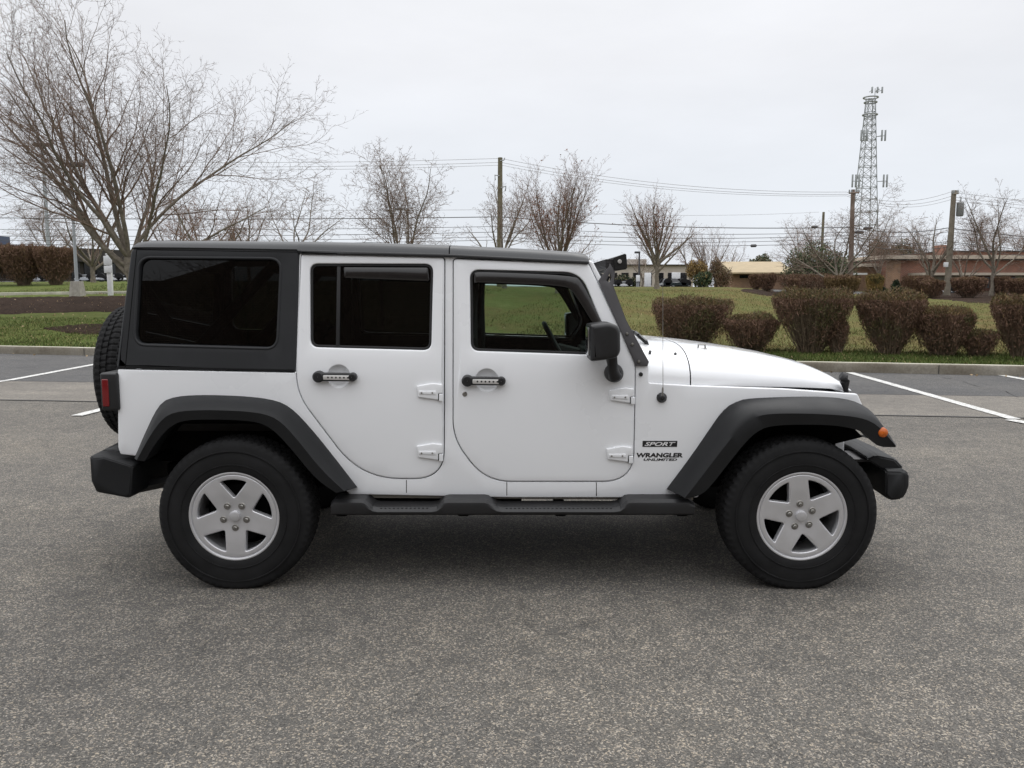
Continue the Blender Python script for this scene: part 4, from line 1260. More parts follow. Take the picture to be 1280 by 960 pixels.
# ---- utility poles
def util_pole(label, px, y, top, r, m, lean=0.0, arm=None, can=False, name='utility_pole'):
    x = spot(px, y); z = terrain(x, y); zt_ = hgt(px, top, y)
    t = thing(name, label, 'pole', (x, y, z), 'wooden utility poles')
    H = zt_ - z
    bm = bmesh.new(); add_tube(bm, [(x, y, z - .3), (x + lean * .5, y, z + H * .5), (x + lean, y, zt_)], [r * 1.15, r, r * .82], 12)
    obj('shaft', bm, M[m], t)
    if arm:
        ax, ay = arm
        bm = bmesh.new()
        add_tube(bm, [(x + lean - ax, y - .18 - ay, zt_ - .28), (x + lean + ax, y - .18 + ay, zt_ - .14)], .055, 6)
        obj('crossarm', bm, M[m], t)
        for k in (-1, -.55, .6, 1):
            bm = bmesh.new()
            q = Vector((x + lean + ax * k, y - .18 + ay * k, zt_ - .21 + .07 * k))
            add_tube(bm, [q, q + Vector((0, 0, .10)), q + Vector((0, 0, .2))], [.03, .055, .03], 6)
            obj('insulator', bm, M['galv'], t)
    if can:
        bm = bmesh.new(); q = Vector((x + lean * .8 + .42, y - .05, zt_ - 1.55))
        add_tube(bm, [q, q + Vector((0, 0, .06)), q + Vector((0, 0, .8)), q + Vector((0, 0, .86))], [.17, .21, .21, .15], 12)
        add_tube(bm, [q + Vector((0, 0, .86)), q + Vector((.02, 0, 1.15))], .035, 6)
        obj('transformer', bm, M['galv'], t)
    return Vector((x + lean, y, zt_)), t
P1, tP1 = util_pole('mossy greenish utility pole with small bracket, above the front door of the off-roader', 624.5, 47, 197, .165, 'wood_green', .05)
bm = bmesh.new(); q = P1 + Vector((0, -.15, -.2))
add_tube(bm, [q, q + Vector((.22, 0, .03)), q + Vector((.28, 0, .16))], .035, 6)
obj('bracket', bm, M['galv'], tP1); bm = bmesh.new()
add_tube(bm, [q + Vector((-.05, 0, -.9)), q + Vector((-.32, 0, -.85)), q + Vector((-.3, 0, -1.15))], .04, 6)
obj('bracket', bm, M['galv'], tP1); bm = bmesh.new()
add_tube(bm, [q + Vector((.05, 0, -1.6)), q + Vector((.35, 0, -1.5)), q + Vector((.3, 0, -1.8))], .04, 6)
obj('bracket', bm, M['galv'], tP1)
P2, _ = util_pole('dark brown utility pole with slanted crossarm in front of the lattice tower', 1063, 46, 237, .14, 'wood_brown', -.12, (.48, .5))
P3, _ = util_pole('pale utility pole with crossarm and transformer before the brick building', 1184, 47, 238, .17, 'wood', .06, (.42, .5), True)
P4, _ = util_pole('thin short wooden pole between the evergreen and the pale-trunked tree', 1025, 60, 265, .11, 'wood_green', .03)
# a white tag on the pale pole and a box
bm = bmesh.new(); add_box(bm, (P3.x - .48, P3.y - .3, hgt(1180, 334, 47)), (P3.x - .22, P3.y - .18, hgt(1180, 328, 47)), .02)
obj('meter_box', bm, M['sign_white'], _ if False else bpy.data.objects['utility_pole.002'])

# ---- overhead lines: strung between the poles and on beyond the frame
def wire(label, pts, r, m, sag=.5, name='overhead_line', group='overhead lines'):
    bm = bmesh.new(); allp = []
    for a, b in zip(pts, pts[1:]):
        for k in range(17):
            u = k / 16
            if k == 0 and allp:
                continue
            p = Vector(a).lerp(Vector(b), u); p.z -= 4 * u * (1 - u) * sag
            allp.append(p)
    add_tube(bm, allp, r, 4)
    o = obj(name, bm, M[m], None, (pts[0][0], pts[0][1], pts[0][2]))
    return tag(o, label, 'overhead line', group)
YW = 47.0
def wp(px, py, y=YW):
    v = at_y(px, py, y); return (v.x, v.y, v.z)
for i, (dy, r_) in enumerate(((0, .012), (7, .012), (12, .010))):
    wire(('topmost pale overhead line from the mossy pole top', 'second pale overhead line just under the topmost one', 'third pale overhead line under the top pair')[i],
         [wp(-300, 182 + dy), wp(626, 198 + dy * .7), wp(1058, 240 + dy * .4, 46), wp(1188, 240 + dy * .8), wp(1700, 262 + dy)], r_, 'wire_pale', .55)
LOW = ((264, 271, 276, 284, 285, 306, .024, 'wire', 'thickest dark cable of the lower bundle, crossing behind the trees'),
       (280, 283, 288, 290, 290, 300, .014, 'wire', 'second dark cable of the lower bundle'),
       (289, 290, 296, 294, 302, 322, .016, 'wire', 'third dark cable of the lower bundle, dropping at the right edge'),
       (294, 296, 300, 298, 304, 326, .013, 'wire', 'fourth dark cable of the lower bundle'),
       (300, 300, 306, 303, 309, 330, .015, 'wire', 'lowest dark cable crossing behind the roof of the off-roader'))
for a, b, c_, d_, e2, f2, r_, m, lb in LOW:
    wire(lb, [wp(-400, a), wp(624, b), wp(1062, d_, 46), wp(1184, e2), wp(1700, f2 + 18)], r_, m, .28)
wire('faint thin overhead line between the top lines and the lower bundle', [wp(-400, 246), wp(624, 262), wp(1024, 265, 60)], .010, 'wire_pale', .3)
for i, (px, py, lb) in enumerate(((942, 307, 'short dark cable splice over the evergreen tree'), (1018, 283.5, 'dark cable splice left of the thin wooden pole'), (1085, 285, 'largest dark cable splice in front of the lattice tower'), (1074, 290, 'lower dark cable splice by the brown pole'))):
    a = Vector(wp(px - (4 if i < 2 else 6), py + .3, 46)); b = Vector(wp(px + (4 if i < 2 else 6), py, 46))
    bm = bmesh.new(); add_tube(bm, [a, a.lerp(b, .15), a.lerp(b, .85), b], [.03, .09, .09, .03], 8)
    tag(obj('cable_splice', bm, M['wire'], None, a), lb, 'cable splice', 'cable splices')

# ---- lattice tower
y0 = 125.0
cx, cz = spot(1077, y0), 1.5
Ht = hgt(1087, 124, y0) - cz
t = thing('lattice_tower', 'tall steel lattice radio tower with antenna rings', 'tower', (cx, y0, cz))
def wd(z): return 1.85 * (1 - z / Ht) + .50 * (z / Ht)
lv = [0]; 
while lv[-1] < Ht - 1.2:
    lv.append(lv[-1] + 1.45 * wd(lv[-1]))
lv[-1] = Ht
corner = ((-1, -1), (1, -1), (1, 1), (-1, 1))
def tc(k, z): return Vector((cx + corner[k][0] * wd(z) , y0 + corner[k][1] * wd(z), cz + z))
for k in range(4):
    bm = bmesh.new(); add_tube(bm, [tc(k, 0), tc(k, Ht)], .075, 6)
    obj('tower_leg', bm, M['galv'], t)
bm = bmesh.new()
for z0_, z1_ in zip(lv, lv[1:]):
    for k in range(4):
        j = (k + 1) % 4
        add_tube(bm, [tc(k, z0_), tc(j, z1_)], .035, 4); add_tube(bm, [tc(j, z0_), tc(k, z1_)], .035, 4)
        add_tube(bm, [tc(k, z1_), tc(j, z1_)], .05, 4)
o = obj('bracing', bm, M['galv'], t)
for py, rr_ in ((122, 1.35), (128, 1.15), (143.5, 1.35)):
    z = hgt(1085, py, y0) - cz
    bm = bmesh.new()
    ring = [Vector((cx + math.cos(a) * rr_ * .62 * 1.0, y0 + math.sin(a) * rr_ * .62, cz + z)) for a in np.linspace(0, 2 * math.pi, 21)]
    ring = [Vector((cx + (p.x - cx) * 1.25, y0 + (p.y - y0) * 1.25, p.z)) for p in ring]
    add_tube(bm, ring, .11, 6, cap=False)
    obj('antenna_ring', bm, M['galv'], t)
for py, dxs in ((116, (-.6, .2, .9)), (172, (-1.9, -1.5, -1.0, 1.2, 1.7)), (228, (-2.9, -2.4, -1.9, 1.8, 2.3))):
    z = hgt(1085, py, y0) - cz
    for k, dx in enumerate(dxs):
        h = (.9, 1.6, 1.9)[(py > 120) + (py > 200)]
        bm = bmesh.new(); add_box(bm, (cx + dx - .10, y0 - 1.9, cz + z - h / 2), (cx + dx + .10, y0 - 1.65, cz + z + h / 2), .03)
        add_tube(bm, [(cx + dx, y0 - 1.65, cz + z), (cx + math.copysign(wd(z), dx), y0 - wd(z), cz + z)], .05, 4)
        obj('antenna_panel', bm, M['galv'], t)
bm = bmesh.new(); add_tube(bm, [(cx + .6, y0, cz + Ht), (cx + .6, y0, cz + Ht + 1.6)], .05, 5); add_tube(bm, [(cx + .8, y0, cz + Ht + 1.2), (cx + 1.2, y0, cz + Ht + 1.5)], .12, 6)
obj('mast_top', bm, M['galv'], t)

# ---- lot lights
def lot_light(label, px, y, top, r, m, head=None, base=None, zbase=None, hm='pole_grey', name='lot_light'):
    x = spot(px, y); z = terrain(x, y) if zbase is None else zbase
    zt_ = hgt(px, top, y)
    t = thing(name, label, 'lamp post', (x, y, z), 'lamp posts')
    bm = bmesh.new()
    zb = z + (base[1] if base else 0) - .05
    vs = add_tube(bm, [(x, y, zb), (x, y, zb + .06), (x, y, zb + .07), (x, y, zt_)], [r * 1.7, r * 1.7, r, r * .75], 4 if m == 'pole_grey' else 8)
    obj('shaft', bm, M[m], t)
    if base:
        bm = bmesh.new(); w, h = base
        rings = [[(x + sx * q, y + sy * q, z + zz) for sx, sy in ((-1, -1), (1, -1), (1, 1), (-1, 1))] for q, zz in ((w * .58, -.2), (w * .5, h * .5), (w * .42, h))]
        add_loft(bm, rings); obj('concrete_base', bm, M['concrete'], t)
    if head:
        dx0, dx1, h = head
        bm = bmesh.new(); add_box(bm, (x + dx0, y - .2, zt_ - h * .3), (x + dx1, y + .2, zt_ + h * .7), .04)
        obj('lamp_head', bm, M[hm], t)
    return t
lot_light('nearer grey lot light on a concrete foot beside the left hedge', 96.5, 30, 207, .075, 'pole_grey', (-.1, .55, .16), (.42, .60), hm='pole_dark')
lot_light('taller far grey lot light behind the left hedge', 64, 52, 182, .15, 'pole_grey', (-.55, .55, .2), hm='pole_dark')
lot_light('white lamp pole with flat head inside the many-stemmed tree', 510, 60, 262, .11, 'white_plastic', (-.95, .05, .2), hm='pole_grey')
lot_light('black street lamp left of the tree on the mound', 798.5, 62, 316, .08, 'pole_dark', (-.38, .05, .16), hm='pole_dark', name='street_lamp')
lot_light('tiny dark lamp head just above the rear of the hardtop', 293, 70, 296, .07, 'pole_dark', (-.2, .2, .5), hm='pole_dark', name='street_lamp')

# ---- white vinyl sign post beside the mulch bed
y0 = 27.5; x = spot(138.5, y0); z = on_ground(138.5, 369.5); y0 = z.y; x = z.x; z = z.z
t = thing('sign_post', 'white vinyl post carrying small white boards beside the mulch bed', 'sign', (x, y0, z))
hp = hgt(138, 318, y0) - z
bx('post', (x - .085, y0 - .085, z - .1), (x + .085, y0 + .085, z + hp * .985), M['white_plastic'], t, .012)
bx('post_cap', (x - .10, y0 - .10, z + hp * .987), (x + .10, y0 + .10, z + hp * 1.02), M['white_plastic'], t, .02)
bx('sign_board', (x - .16, y0 - .125, z + hp * .55), (x + .17, y0 - .088, z + hp * .72), M['sign_white'], t, .006)
bx('sign_board', (x - .16, y0 - .125, z + hp * .735), (x + .17, y0 - .088, z + hp * .96), M['sign_white'], t, .006)
# far signs
def far_sign(name, label, pl, pr, top, base, y, m, legs=True, post=None):
    xl_, xr_ = spot(pl, y), spot(pr, y); zt_ = hgt((pl + pr) / 2, top, y); zb = hgt((pl + pr) / 2, base, y)
    zg_ = terrain((xl_ + xr_) / 2, y)
    t = thing(name, label, 'sign', ((xl_ + xr_) / 2, y, zg_), 'small white signs by the road')
    bx('board', (xl_, y - .08, zb), (xr_, y + .08, zt_), m, t, .02)
    if legs:
        for q in (xl_ + .08, xr_ - .08):
            bx('post', (q - .05, y + .085, zg_ - .2), (q + .05, y + .18, zt_ - .1), M['pole_grey'], t)
    return t
far_sign('road_sign', 'small upright white sign right of the black street lamp', 795, 799.5, 344, 352, 60, M['sign_white'])
far_sign('monument_sign', 'white monument sign left of the tree on the mound', 805.5, 813.5, 341, 358.2, 58, M['sign_white'], False)
far_sign('road_sign', 'square white sign above the dark parked car', 839.5, 850, 340.5, 353, 66, M['sign_white'])

# ---- parked cars (far)
def far_car(name, label, pl, pr, base, y, m, seed=0, cab=(.22, .78), suv=False, group='cars parked beyond the lawn', zg_=None):
    x0, x1 = spot(pl, y), spot(pr, y); Lc = 4.6; cxm = (x0 + x1) / 2
    Lc = x1 - x0
    zg_ = terrain(cxm, y) if zg_ is None else zg_
    H = min(Lc * .33, 1.6); w = .85
    t = thing(name, label, 'car', (cxm, y, zg_), group)
    k = Lc
    body = [(0, .26), (.02, .50), (.10, .58), (cab[0] - .02, .60), (cab[1] + .02, .60), (.93, .52), (.99, .44), (1, .26), (.90, .17), (.10, .17)]
    bm = bmesh.new()
    def prism(bm, pr_, ys):
        add_loft(bm, [[(x0 + u * k, y + yy, zg_ + v * H) for u, v in pr_] for yy in ys])
    prism(bm, body, (-w, w)); bmesh.ops.bevel(bm, geom=bm.edges[:], offset=.04, segments=2, affect='EDGES')
    obj('body', bm, m, t)
    bm = bmesh.new()
    add_loft(bm, [[(x0 + (cab[0] + (.0 if i in (0, 3) else .0)) * k, y - w * .9, zg_ + .59 * H)][:0] + [
        (x0 + cab[0] * k + q * .10 * k, y - w * .92 + q * .16, zg_ + (.59 + .37 * q) * H), (x0 + cab[1] * k - q * .11 * k, y - w * .92 + q * .16, zg_ + (.59 + .37 * q) * H),
        (x0 + cab[1] * k - q * .11 * k, y + w * .92 - q * .16, zg_ + (.59 + .37 * q) * H), (x0 + cab[0] * k + q * .10 * k, y + w * .92 - q * .16, zg_ + (.59 + .37 * q) * H)] for i, q in enumerate((0, 1))])
    obj('windows', bm, M['dark_win'], t)
    bm = bmesh.new(); add_box(bm, (x0 + (cab[0] + .105) * k, y - w * .74, zg_ + .955 * H), (x0 + (cab[1] - .115) * k, y + w * .74, zg_ + 1.0 * H), .03)
    obj('roof', bm, m, t)
    for ux in (.19, .81):
        for sy in (-1, 1):
            bm = bmesh.new()
            o_ = Vector((x0 + ux * k, y + sy * (w - .1), zg_ + .31))
            add_lathe(bm, [(.02, -.1), (.2, -.1), (.31, -.09), (.31, .09), (.2, .1), (.02, .1)], o_, 16)
            obj('wheel', bm, M['rubber'], t)
    return t
M['car_dark'] = pmat('dark_teal_car_paint', (.020, .030, .036), .25, coat=.8, var=.05)
M['car_white'] = pmat('white_car_paint', (.62, .63, .65), .3, coat=.6, var=.03)
M['car_silver'] = pmat('silver_car_paint', (.42, .44, .47), .3, coat=.6, var=.03, metal=.3)
far_car('parked_car', 'dark teal car parked beyond the mound, right of the tree trunk', 826, 858, 357.8, 54, M['car_dark'], cab=(.05, .66))
far_car('parked_car', 'pale blue-white car half hidden behind the dark parked car', 841, 860, 357, 62, M['car_silver'])
far_car('parked_car', 'white car parked beyond the mound beside the light bar bracket', 767, 789, 357.6, 62, M['car_white'])
far_car('parked_car', 'second white car, further left behind the light bar bracket', 752, 772, 356, 68, M['car_white'])
far_car('parked_car', 'silver car parked before the dark building, left of the white post', 100, 126, 347, 56, M['car_silver'])
far_car('parked_car', 'pale car parked before the dark building, right of the white post', 136, 160, 347, 58, M['car_white'])
far_car('parked_car', 'silver car glimpsed between the two left hedge shrubs', 42, 66, 347, 58, M['car_silver'])
far_car('parked_car', 'white car behind the brown shrub left of the pale utility pole', 1140, 1156, 364, 54, M['car_white'])
far_car('parked_car', 'white car parked right of the pale utility pole', 1180, 1200, 365, 54, M['car_white'])

# ---- what faces the car across the lot: seen only as the dark reflections in its windows
t = thing('office_building', 'dark brick office block across the lot, mirrored dimly in the car windows', 'building', (0, -30, 0))
bm = bmesh.new()
add_loft(bm, [[(x, -30, 0), (x, -30, h_), (x, -44, h_), (x, -44, 0)] for x, h_ in ((-46, 10.2), (-15, 10.2), (-10.5, 11.6), (-8.5, 12.0), (-4, 12.6), (46, 12.8))], closed=True)
obj('wall', bm, M['office'], t)
for k in range(14):
    bx('window', (-44 + k * 6.4, -30.03, 1.0), (-40.5 + k * 6.4, -29.95, 2.6), M['dark_win'], t)
    bx('window', (-44 + k * 6.4, -30.03, 4.2), (-40.5 + k * 6.4, -29.95, 5.8), M['dark_win'], t)
tree('bare_tree', 'bare tree across the lot, mirrored in the quarter window', 'tree', 640, -22, 8, 10, 301, 'round', th=.2, nl=7, phi=(15, 60), r0=.16, maxl=4, group=GB, z=0)
bpy.data.objects[[o.name for o in bpy.data.objects if o.name.startswith('bare_tree')][-1]].location = (-7.2, -21, 0)

# ================================================================== THE OFF-ROADER
YC = 0.914                                            # centre plane; the near tyres' outer faces lie at y = 0
SUV = thing('off_roader', 'white four-door off-roader with black hardtop and flares parked side-on on the asphalt', 'off-road car', (0.04, YC, 0))
XCOWL, XFRONT = 0.93, 1.80
def side_w(x, z):
    zb = 1.14
    if z < zb:
        w = .790 - .016 * ((z - .95) / .4) ** 2
    else:
        w = .786 - (z - zb) * .135
    if x > XCOWL:
        w -= .085 * (x - XCOWL) / (XFRONT - XCOWL)
    return w
def Q2(px, py, extra=0.0):
    """(x, z) on the car's side skin under a pixel"""
    w = .79; p = None
    for _ in range(5):
        p = at_y(px, py, YC - w - extra); w = side_w(p.x, p.z)
    return Vector((p.x, p.z))
def QL(*pts, extra=0.0):
    return [Q2(a, b, extra) for a, b in pts]
def Qy(px, py, hw):
    p = at_y(px, py, YC - hw)
    return Vector((p.x, p.z))
def skin(sd, d=0.0):
    return lambda x, z: Vector((x, YC - sd * (side_w(x, z) + d), z))
def part(name, bm, m, parent=None, origin=None, ang=35, label=None, fix=True):
    o = obj(name, bm, m, parent or SUV, origin, ang, fix)
    if label:
        o['label'] = label
    return o
SIDES = (1, -1)

# ---- outlines measured on the near side
door_r = rnd(QL((376.5, 317.5), (555.5, 322), (555, 598), (452, 598), (371.5, 492), (371, 440)), [.02, .02, .16, .22, .12, .02], 9)
door_f = rnd(QL((567, 323.5), (735.5, 329.5), (793.5, 449), (793.5, 480), (791, 601.5), (607, 601.5), (567, 548)), [.02, .015, .02, .02, .16, .20, .10], 9)
win_r = rnd(QL((387.5, 329.5), (541.5, 330), (539, 438), (388, 434)), .045, 7)
win_f = rnd(QL((587.5, 337), (726, 340.5), (757, 418), (739.5, 443.5), (588.5, 438.5)), [.05, .09, .05, .015, .045], 7)
win_q = rnd(QL((176.5, 323.5), (350, 325), (345, 434), (170.5, 429)), .055, 7)
def outward(loop, d):
    lp = clean(loop)
    if area2(lp) < 0:
        lp = lp[::-1]
    return offset_loop(lp, -d)
gap = .0045
body_out = ([(147, 461.5), (369.5, 466), (374.5, 316), (556, 320.5), (735, 325), (741, 327), (757, 357), (800, 441), (811, 458), (811, 478.5),
             (864, 482), (979, 486), (1072, 492.5), (1078, 506), (1078, 515)] +
            [(1045, 524), (962, 524), (940, 536), (915, 560), (886, 600), (872, 622), (640, 622), (437, 618), (420, 600), (382, 543), (358, 520), (335, 512), (245, 511), (222, 517), (206, 536), (186, 572)] +
            [(150.5, 568), (147.5, 560)])
body_poly = rnd(QL(*body_out), .008, 3)
for sd in SIDES:
    bm = bmesh.new()
    add_panel(bm, body_poly, [outward(door_r, gap), outward(door_f, gap)], skin(sd), (0, sd, 0), .006, .03, .07)
    if sd == 1:
        body_bm = bm
    else:
        me_ = bpy.data.meshes.new('tmp'); bm.to_mesh(me_); bm.free(); body_bm.from_mesh(me_); bpy.data.meshes.remove(me_)
# tailgate, sill undersides and the lower body between the sides
xr_ = Q2(148, 500).x
zb_ = Q2(148, 566).y
zt_ = Q2(148, 463).y
add_box(body_bm, (xr_ + .004, YC - .765, zb_ + .01), (xr_ + .035, YC + .765, zt_ - .01), .012)
BODY = part('body', body_bm, M['paint'], None, None, 30)
# dark jambs just behind the door gaps
bm = bmesh.new()
for sd in SIDES:
    fr = rnd(QL((150, 470), (372, 470), (379, 320), (735, 331), (790, 450), (790, 480), (860, 486), (870, 612), (440, 612), (360, 530), (200, 530), (180, 560), (152, 560)), .01, 2)
    holes_ = [outward(w_, .012) for w_ in (win_r, win_f)]
    add_panel(bm, fr, holes_, skin(sd, -.045), (0, sd, 0), .002, .02, .25, 1)
part('door_jamb', bm, M['under'])

# ---- doors
def badge_disc(bm, c, r, y, sd, d=.006, n=20):
    add_lathe(bm, [(.0005, 0), (r * .8, -sd * 0.0), (r, sd * d)], (c.x, y, c.y), n)
for sd in SIDES:
    for kind, dl, wl in (('rear', door_r, win_r), ('front', door_f, win_f)):
        bm = bmesh.new()
        hc = Q2(423 + (0 if kind == 'rear' else 185.5), 470.5 + (0 if kind == 'rear' else 5), .01)
        bowl = [Vector((hc.x + math.cos(a) * .058, hc.y + math.sin(a) * .058)) for a in np.linspace(0, 2 * math.pi, 41)[:-1]]
        add_panel(bm, dl, [wl, bowl], skin(sd, .004), (0, sd, 0), .007, .035, .06, 4)
        D = part('door', bm, M['paint'], None, None, 30)
        # window rubber, glass, rain guard
        bm = bmesh.new()
        inn = offset_loop(clean(wl) if area2(clean(wl)) > 0 else clean(wl)[::-1], .013)
        add_panel(bm, [p for p in outward(wl, -.0015)], [inn], skin(sd, -.006), (0, sd, 0), .003, .02, .3, 2)
        part('window_seal', bm, M['seal'], D)
        bm = bmesh.new()
        add_panel(bm, outward(wl, -.008), [], skin(sd, -.016), (0, sd, 0), .001, .004, .1, 1)
        part('window', bm, M['dark_glass'] if kind == 'rear' else M['clear_glass'], D)
        if kind == 'rear':
            bm = bmesh.new()
            add_panel(bm, QL((421, 333), (425.5, 333), (424, 433.5), (419.5, 433.5)), [], skin(sd, -.004), (0, sd, 0), .003, .014, .3, 2)
            part('division_bar', bm, M['seal'], D)
            bm = bmesh.new()
            add_panel(bm, rnd(QL((430, 334), (535, 334.5), (537, 350.5), (535, 351.5), (431, 347.5)), .008, 3), [], skin(sd, .012), (0, sd, 0), .004, .018, .3, 2)
            part('rain_guard', bm, M['visor'], D)
        else:
            out_l = smooth_line(QL((593, 341), (600, 339.6), (716, 344.2), (727, 351), (757, 412)), 2)
            in_l = smooth_line(QL((593, 354), (600, 353), (706, 357), (717, 365), (748, 416)), 2)
            bm = bmesh.new()
            add_panel(bm, [p for p in out_l] + [p for p in reversed(in_l)], [], skin(sd, .012), (0, sd, 0), .004, .018, .3, 2)
            part('rain_guard', bm, M['visor'], D)
        # handle: recessed bowl, black grab with a satin drilled inlay
        ox = (0, 0) if kind == 'rear' else (185.5, 5)
        def h(px, py): return Q2(px + ox[0], py + ox[1], .01)
        bm = bmesh.new()
        c = h(423, 470.5); ys = lambda p, d: YC - sd * (side_w(p.x, p.y) + d)
        rb = .058
        add_lathe(bm, [(rb + .001, sd * .006), (rb * .92, sd * .012), (rb * .7, sd * .019), (rb * .4, sd * .023), (.001, sd * .024)], (c.x, ys(c, .0) , c.y), 36)
        part('handle_bowl', bm, M['paint'], D)
        bm = bmesh.new()
        a, b = h(399, 470.5), h(441, 471)
        hh = (h(420, 465.5).y - h(420, 476).y) / 2
        bar = rnd([(a.x, a.y - hh), (b.x, b.y - hh), (b.x, b.y + hh), (a.x, a.y + hh)], hh * .95, 6)
        add_panel(bm, bar, [], skin(sd, .040), (0, sd, 0), .008, .022, .1, 3, True)
        for q, r_ in ((a, hh * 1.38), (b, hh * 1.05)):
            add_lathe(bm, [(.001, -sd * .044), (r_ * .72, -sd * .043), (r_, -sd * .034), (r_, sd * .006)], (q.x, ys(q, 0), q.y), 24)
        H_ = part('handle', bm, M['black'], D)
        bm = bmesh.new()
        i0, i1 = h(405.5, 471), h(441.5, 471.5); ih = hh * .55
        add_panel(bm, rnd([(i0.x, i0.y - ih), (i1.x, i1.y - ih), (i1.x, i1.y + ih), (i0.x, i0.y + ih)], ih * .5, 4), [], skin(sd, .0425), (0, sd, 0), .002, .004, .1, 2)
        part('inlay', bm, M['satin'], H_)
        for k in range(6):
            q = i0.lerp(i1, .17 + .145 * k * .95)
            bm = bmesh.new()
            add_lathe(bm, [(.0005, 0), (ih * .36, 0), (ih * .42, sd * .001)], (q.x, ys(q, .0432), q.y), 10)
            part('drilled_hole', bm, M['decal_black'], H_)
        if kind == 'front':
            q = Q2(581, 492.5)
            bm = bmesh.new(); add_lathe(bm, [(.0005, -sd * .009), (.010, -sd * .009), (.013, -sd * .006), (.013, 0)], (q.x, ys(q, 0), q.y), 18)
            part('lock', bm, M['steel'], D)
        # hinges
        for hx, hy in (((521, 479), (554, 501)), ((521, 554), (554, 576))) if kind == 'rear' else (((761, 484.5), (793, 505)), ((757.5, 557.5), (790.5, 578.5))):
            x0, y0 = hx; x1, y1 = hy
            bm = bmesh.new()
            add_panel(bm, rnd(QL((x0, y0 + 3), (x0 + 20, y0 - .5), (x1 - .5, y0 + 1), (x1 - .5, y1 - 10), (x1 - 6, y1 - 9.5), (x1 - 6, y1 - 1.5), (x0 + 2, y1 - 5)), .006, 3), [], skin(sd, .018), (0, sd, 0), .005, .022, .1, 3)
            add_panel(bm, rnd(QL((x0 + 3, y0 + 9), (x1 - 8.5, y0 + 9), (x1 - 8.5, y0 + 14), (x0 + 3, y0 + 13)), .004, 2), [], skin(sd, .022), (0, sd, 0), .003, .008, .1, 2)
            add_panel(bm, rnd(QL((x1 - 5, y1 - 9), (x1 + .5, y1 - 9), (x1, y1), (x1 - 5, y1)), .004, 2), [], skin(sd, .021), (0, sd, 0), .004, .022, .1, 2)
            HN = part('hinge', bm, M['paint'], D)
            bm = bmesh.new()
            for qx in (x0 + 6.5, x0 + 20):
                q = Q2(qx, y0 + 11.5)
                add_lathe(bm, [(.0005, -sd * .003), (.004, -sd * .003), (.005, 0)], (q.x, YC - sd * (side_w(q.x, q.y) + .022), q.y), 10)
            part('hinge_screws', bm, M['steel'], HN)
            bm = bmesh.new()
            add_panel(bm, QL((x1 - 6.2, y1 - 9.6), (x1 - 5.0, y1 - 9.6), (x1 - 5.0, y1 - 1), (x1 - 6.2, y1 - 1)), [], skin(sd, .0145), (0, sd, 0), .001, .006, .1, 1)
            part('hinge_pin', bm, M['under'], HN)

# ---- rocker seams below the doors
for sd in SIDES:
    for px, a, b in ((508, 600, 616), (633.5, 602.5, 619.5), (745.5, 603, 620)):
        bm = bmesh.new()
        add_panel(bm, QL((px - .45, a), (px + .45, a), (px + .45, b), (px - .45, b)), [], skin(sd, .0006), (0, sd, 0), .0002, .002, .1, 1)
        part('rocker_seam', bm, M['under'])
for sd in SIDES:
    bm = bmesh.new()
    add_panel(bm, QL((440, 617.5), (868, 621.5), (868, 627), (440, 624)), [], skin(sd, -.03), (0, sd, 0), .002, .02, .3, 1)
    part('sill_flange', bm, M['concrete'])

# ---- hardtop: side panels with the quarter window, roof, rear
top_side = rnd(QL((145.5, 460.5), (370, 464.8), (375, 311), (164.5, 310)), [.006, .006, .006, .03], 4)
# roof stations: (px, top row, lower edge row)
roof = []
st_rows = [(166, 306.5, 311), (170, 303.2, 311.2), (182, 302.0, 311.5), (240, 302.0, 312.2), (372, 303.0, 314.8), (373, 303.0, 317), (470, 305.0, 319.3), (561, 307.8, 321.3), (562.4, 307.9, 321.4), (660, 312.6, 326.0), (715, 316.2, 328.6), (732, 318.3, 329.6), (736, 321.5, 329.6)]
def roof_ring(px, yt, yb):
    b = Q2(px, yb); zt2 = Q2(px, yt, -.03).y
    hw = side_w(b.x, b.y); x = b.x; hgt_ = zt2 - b.y
    pts = [(hw + .006, b.y), (hw + .012, b.y + .25 * hgt_), (hw + .002, b.y + .55 * hgt_), (hw - .012, b.y + .82 * hgt_), (hw - .035, b.y + .985 * hgt_), (hw - .08, zt2 + .006), (hw - .25, zt2 + .016), (hw - .5, zt2 + .022)]
    ring = [(x, YC - w, z) for w, z in pts] + [(x, YC + w, z) for w, z in reversed(pts)]
    return ring
rear_panel = []
grp = [roof_ring(*r_) for r_ in st_rows]
bm = bmesh.new(); add_loft(bm, grp[:8], closed=True, caps=True)
HT = part('hardtop', bm, M['roof'], None, None, 50)
for sd in SIDES:
    bm = bmesh.new()
    add_panel(bm, top_side, [win_q], skin(sd, .008), (0, sd, 0), .014, .04, .06, 4)
    SP = part('side_panel', bm, M['hardtop'], HT, None, 50)
    bm = bmesh.new()                                    # shallow ridge round the quarter window
    add_panel(bm, outward(win_q, .016), [outward(win_q, .001)], skin(sd, .0115), (0, sd, 0), .006, .014, .3, 3)
    part('window_frame', bm, M['hardtop'], HT, None, 50)
bm = bmesh.new(); add_loft(bm, grp[8:], closed=True, caps=True)
part('front_roof_panel', bm, M['roof'], None, None, 50)
# gutter over the doors
for sd in SIDES:
    bm = bmesh.new()
    add_panel(bm, rnd(QL((376.5, 312.5), (470, 315.3), (561, 317.6), (735, 326.2), (735.5, 330.2), (561, 321.7), (470, 319.4), (376.5, 317.6)), .003, 2), [], skin(sd, .020), (0, sd, 0), .005, .03, .3, 3)
    part('gutter', bm, M['black'], HT)
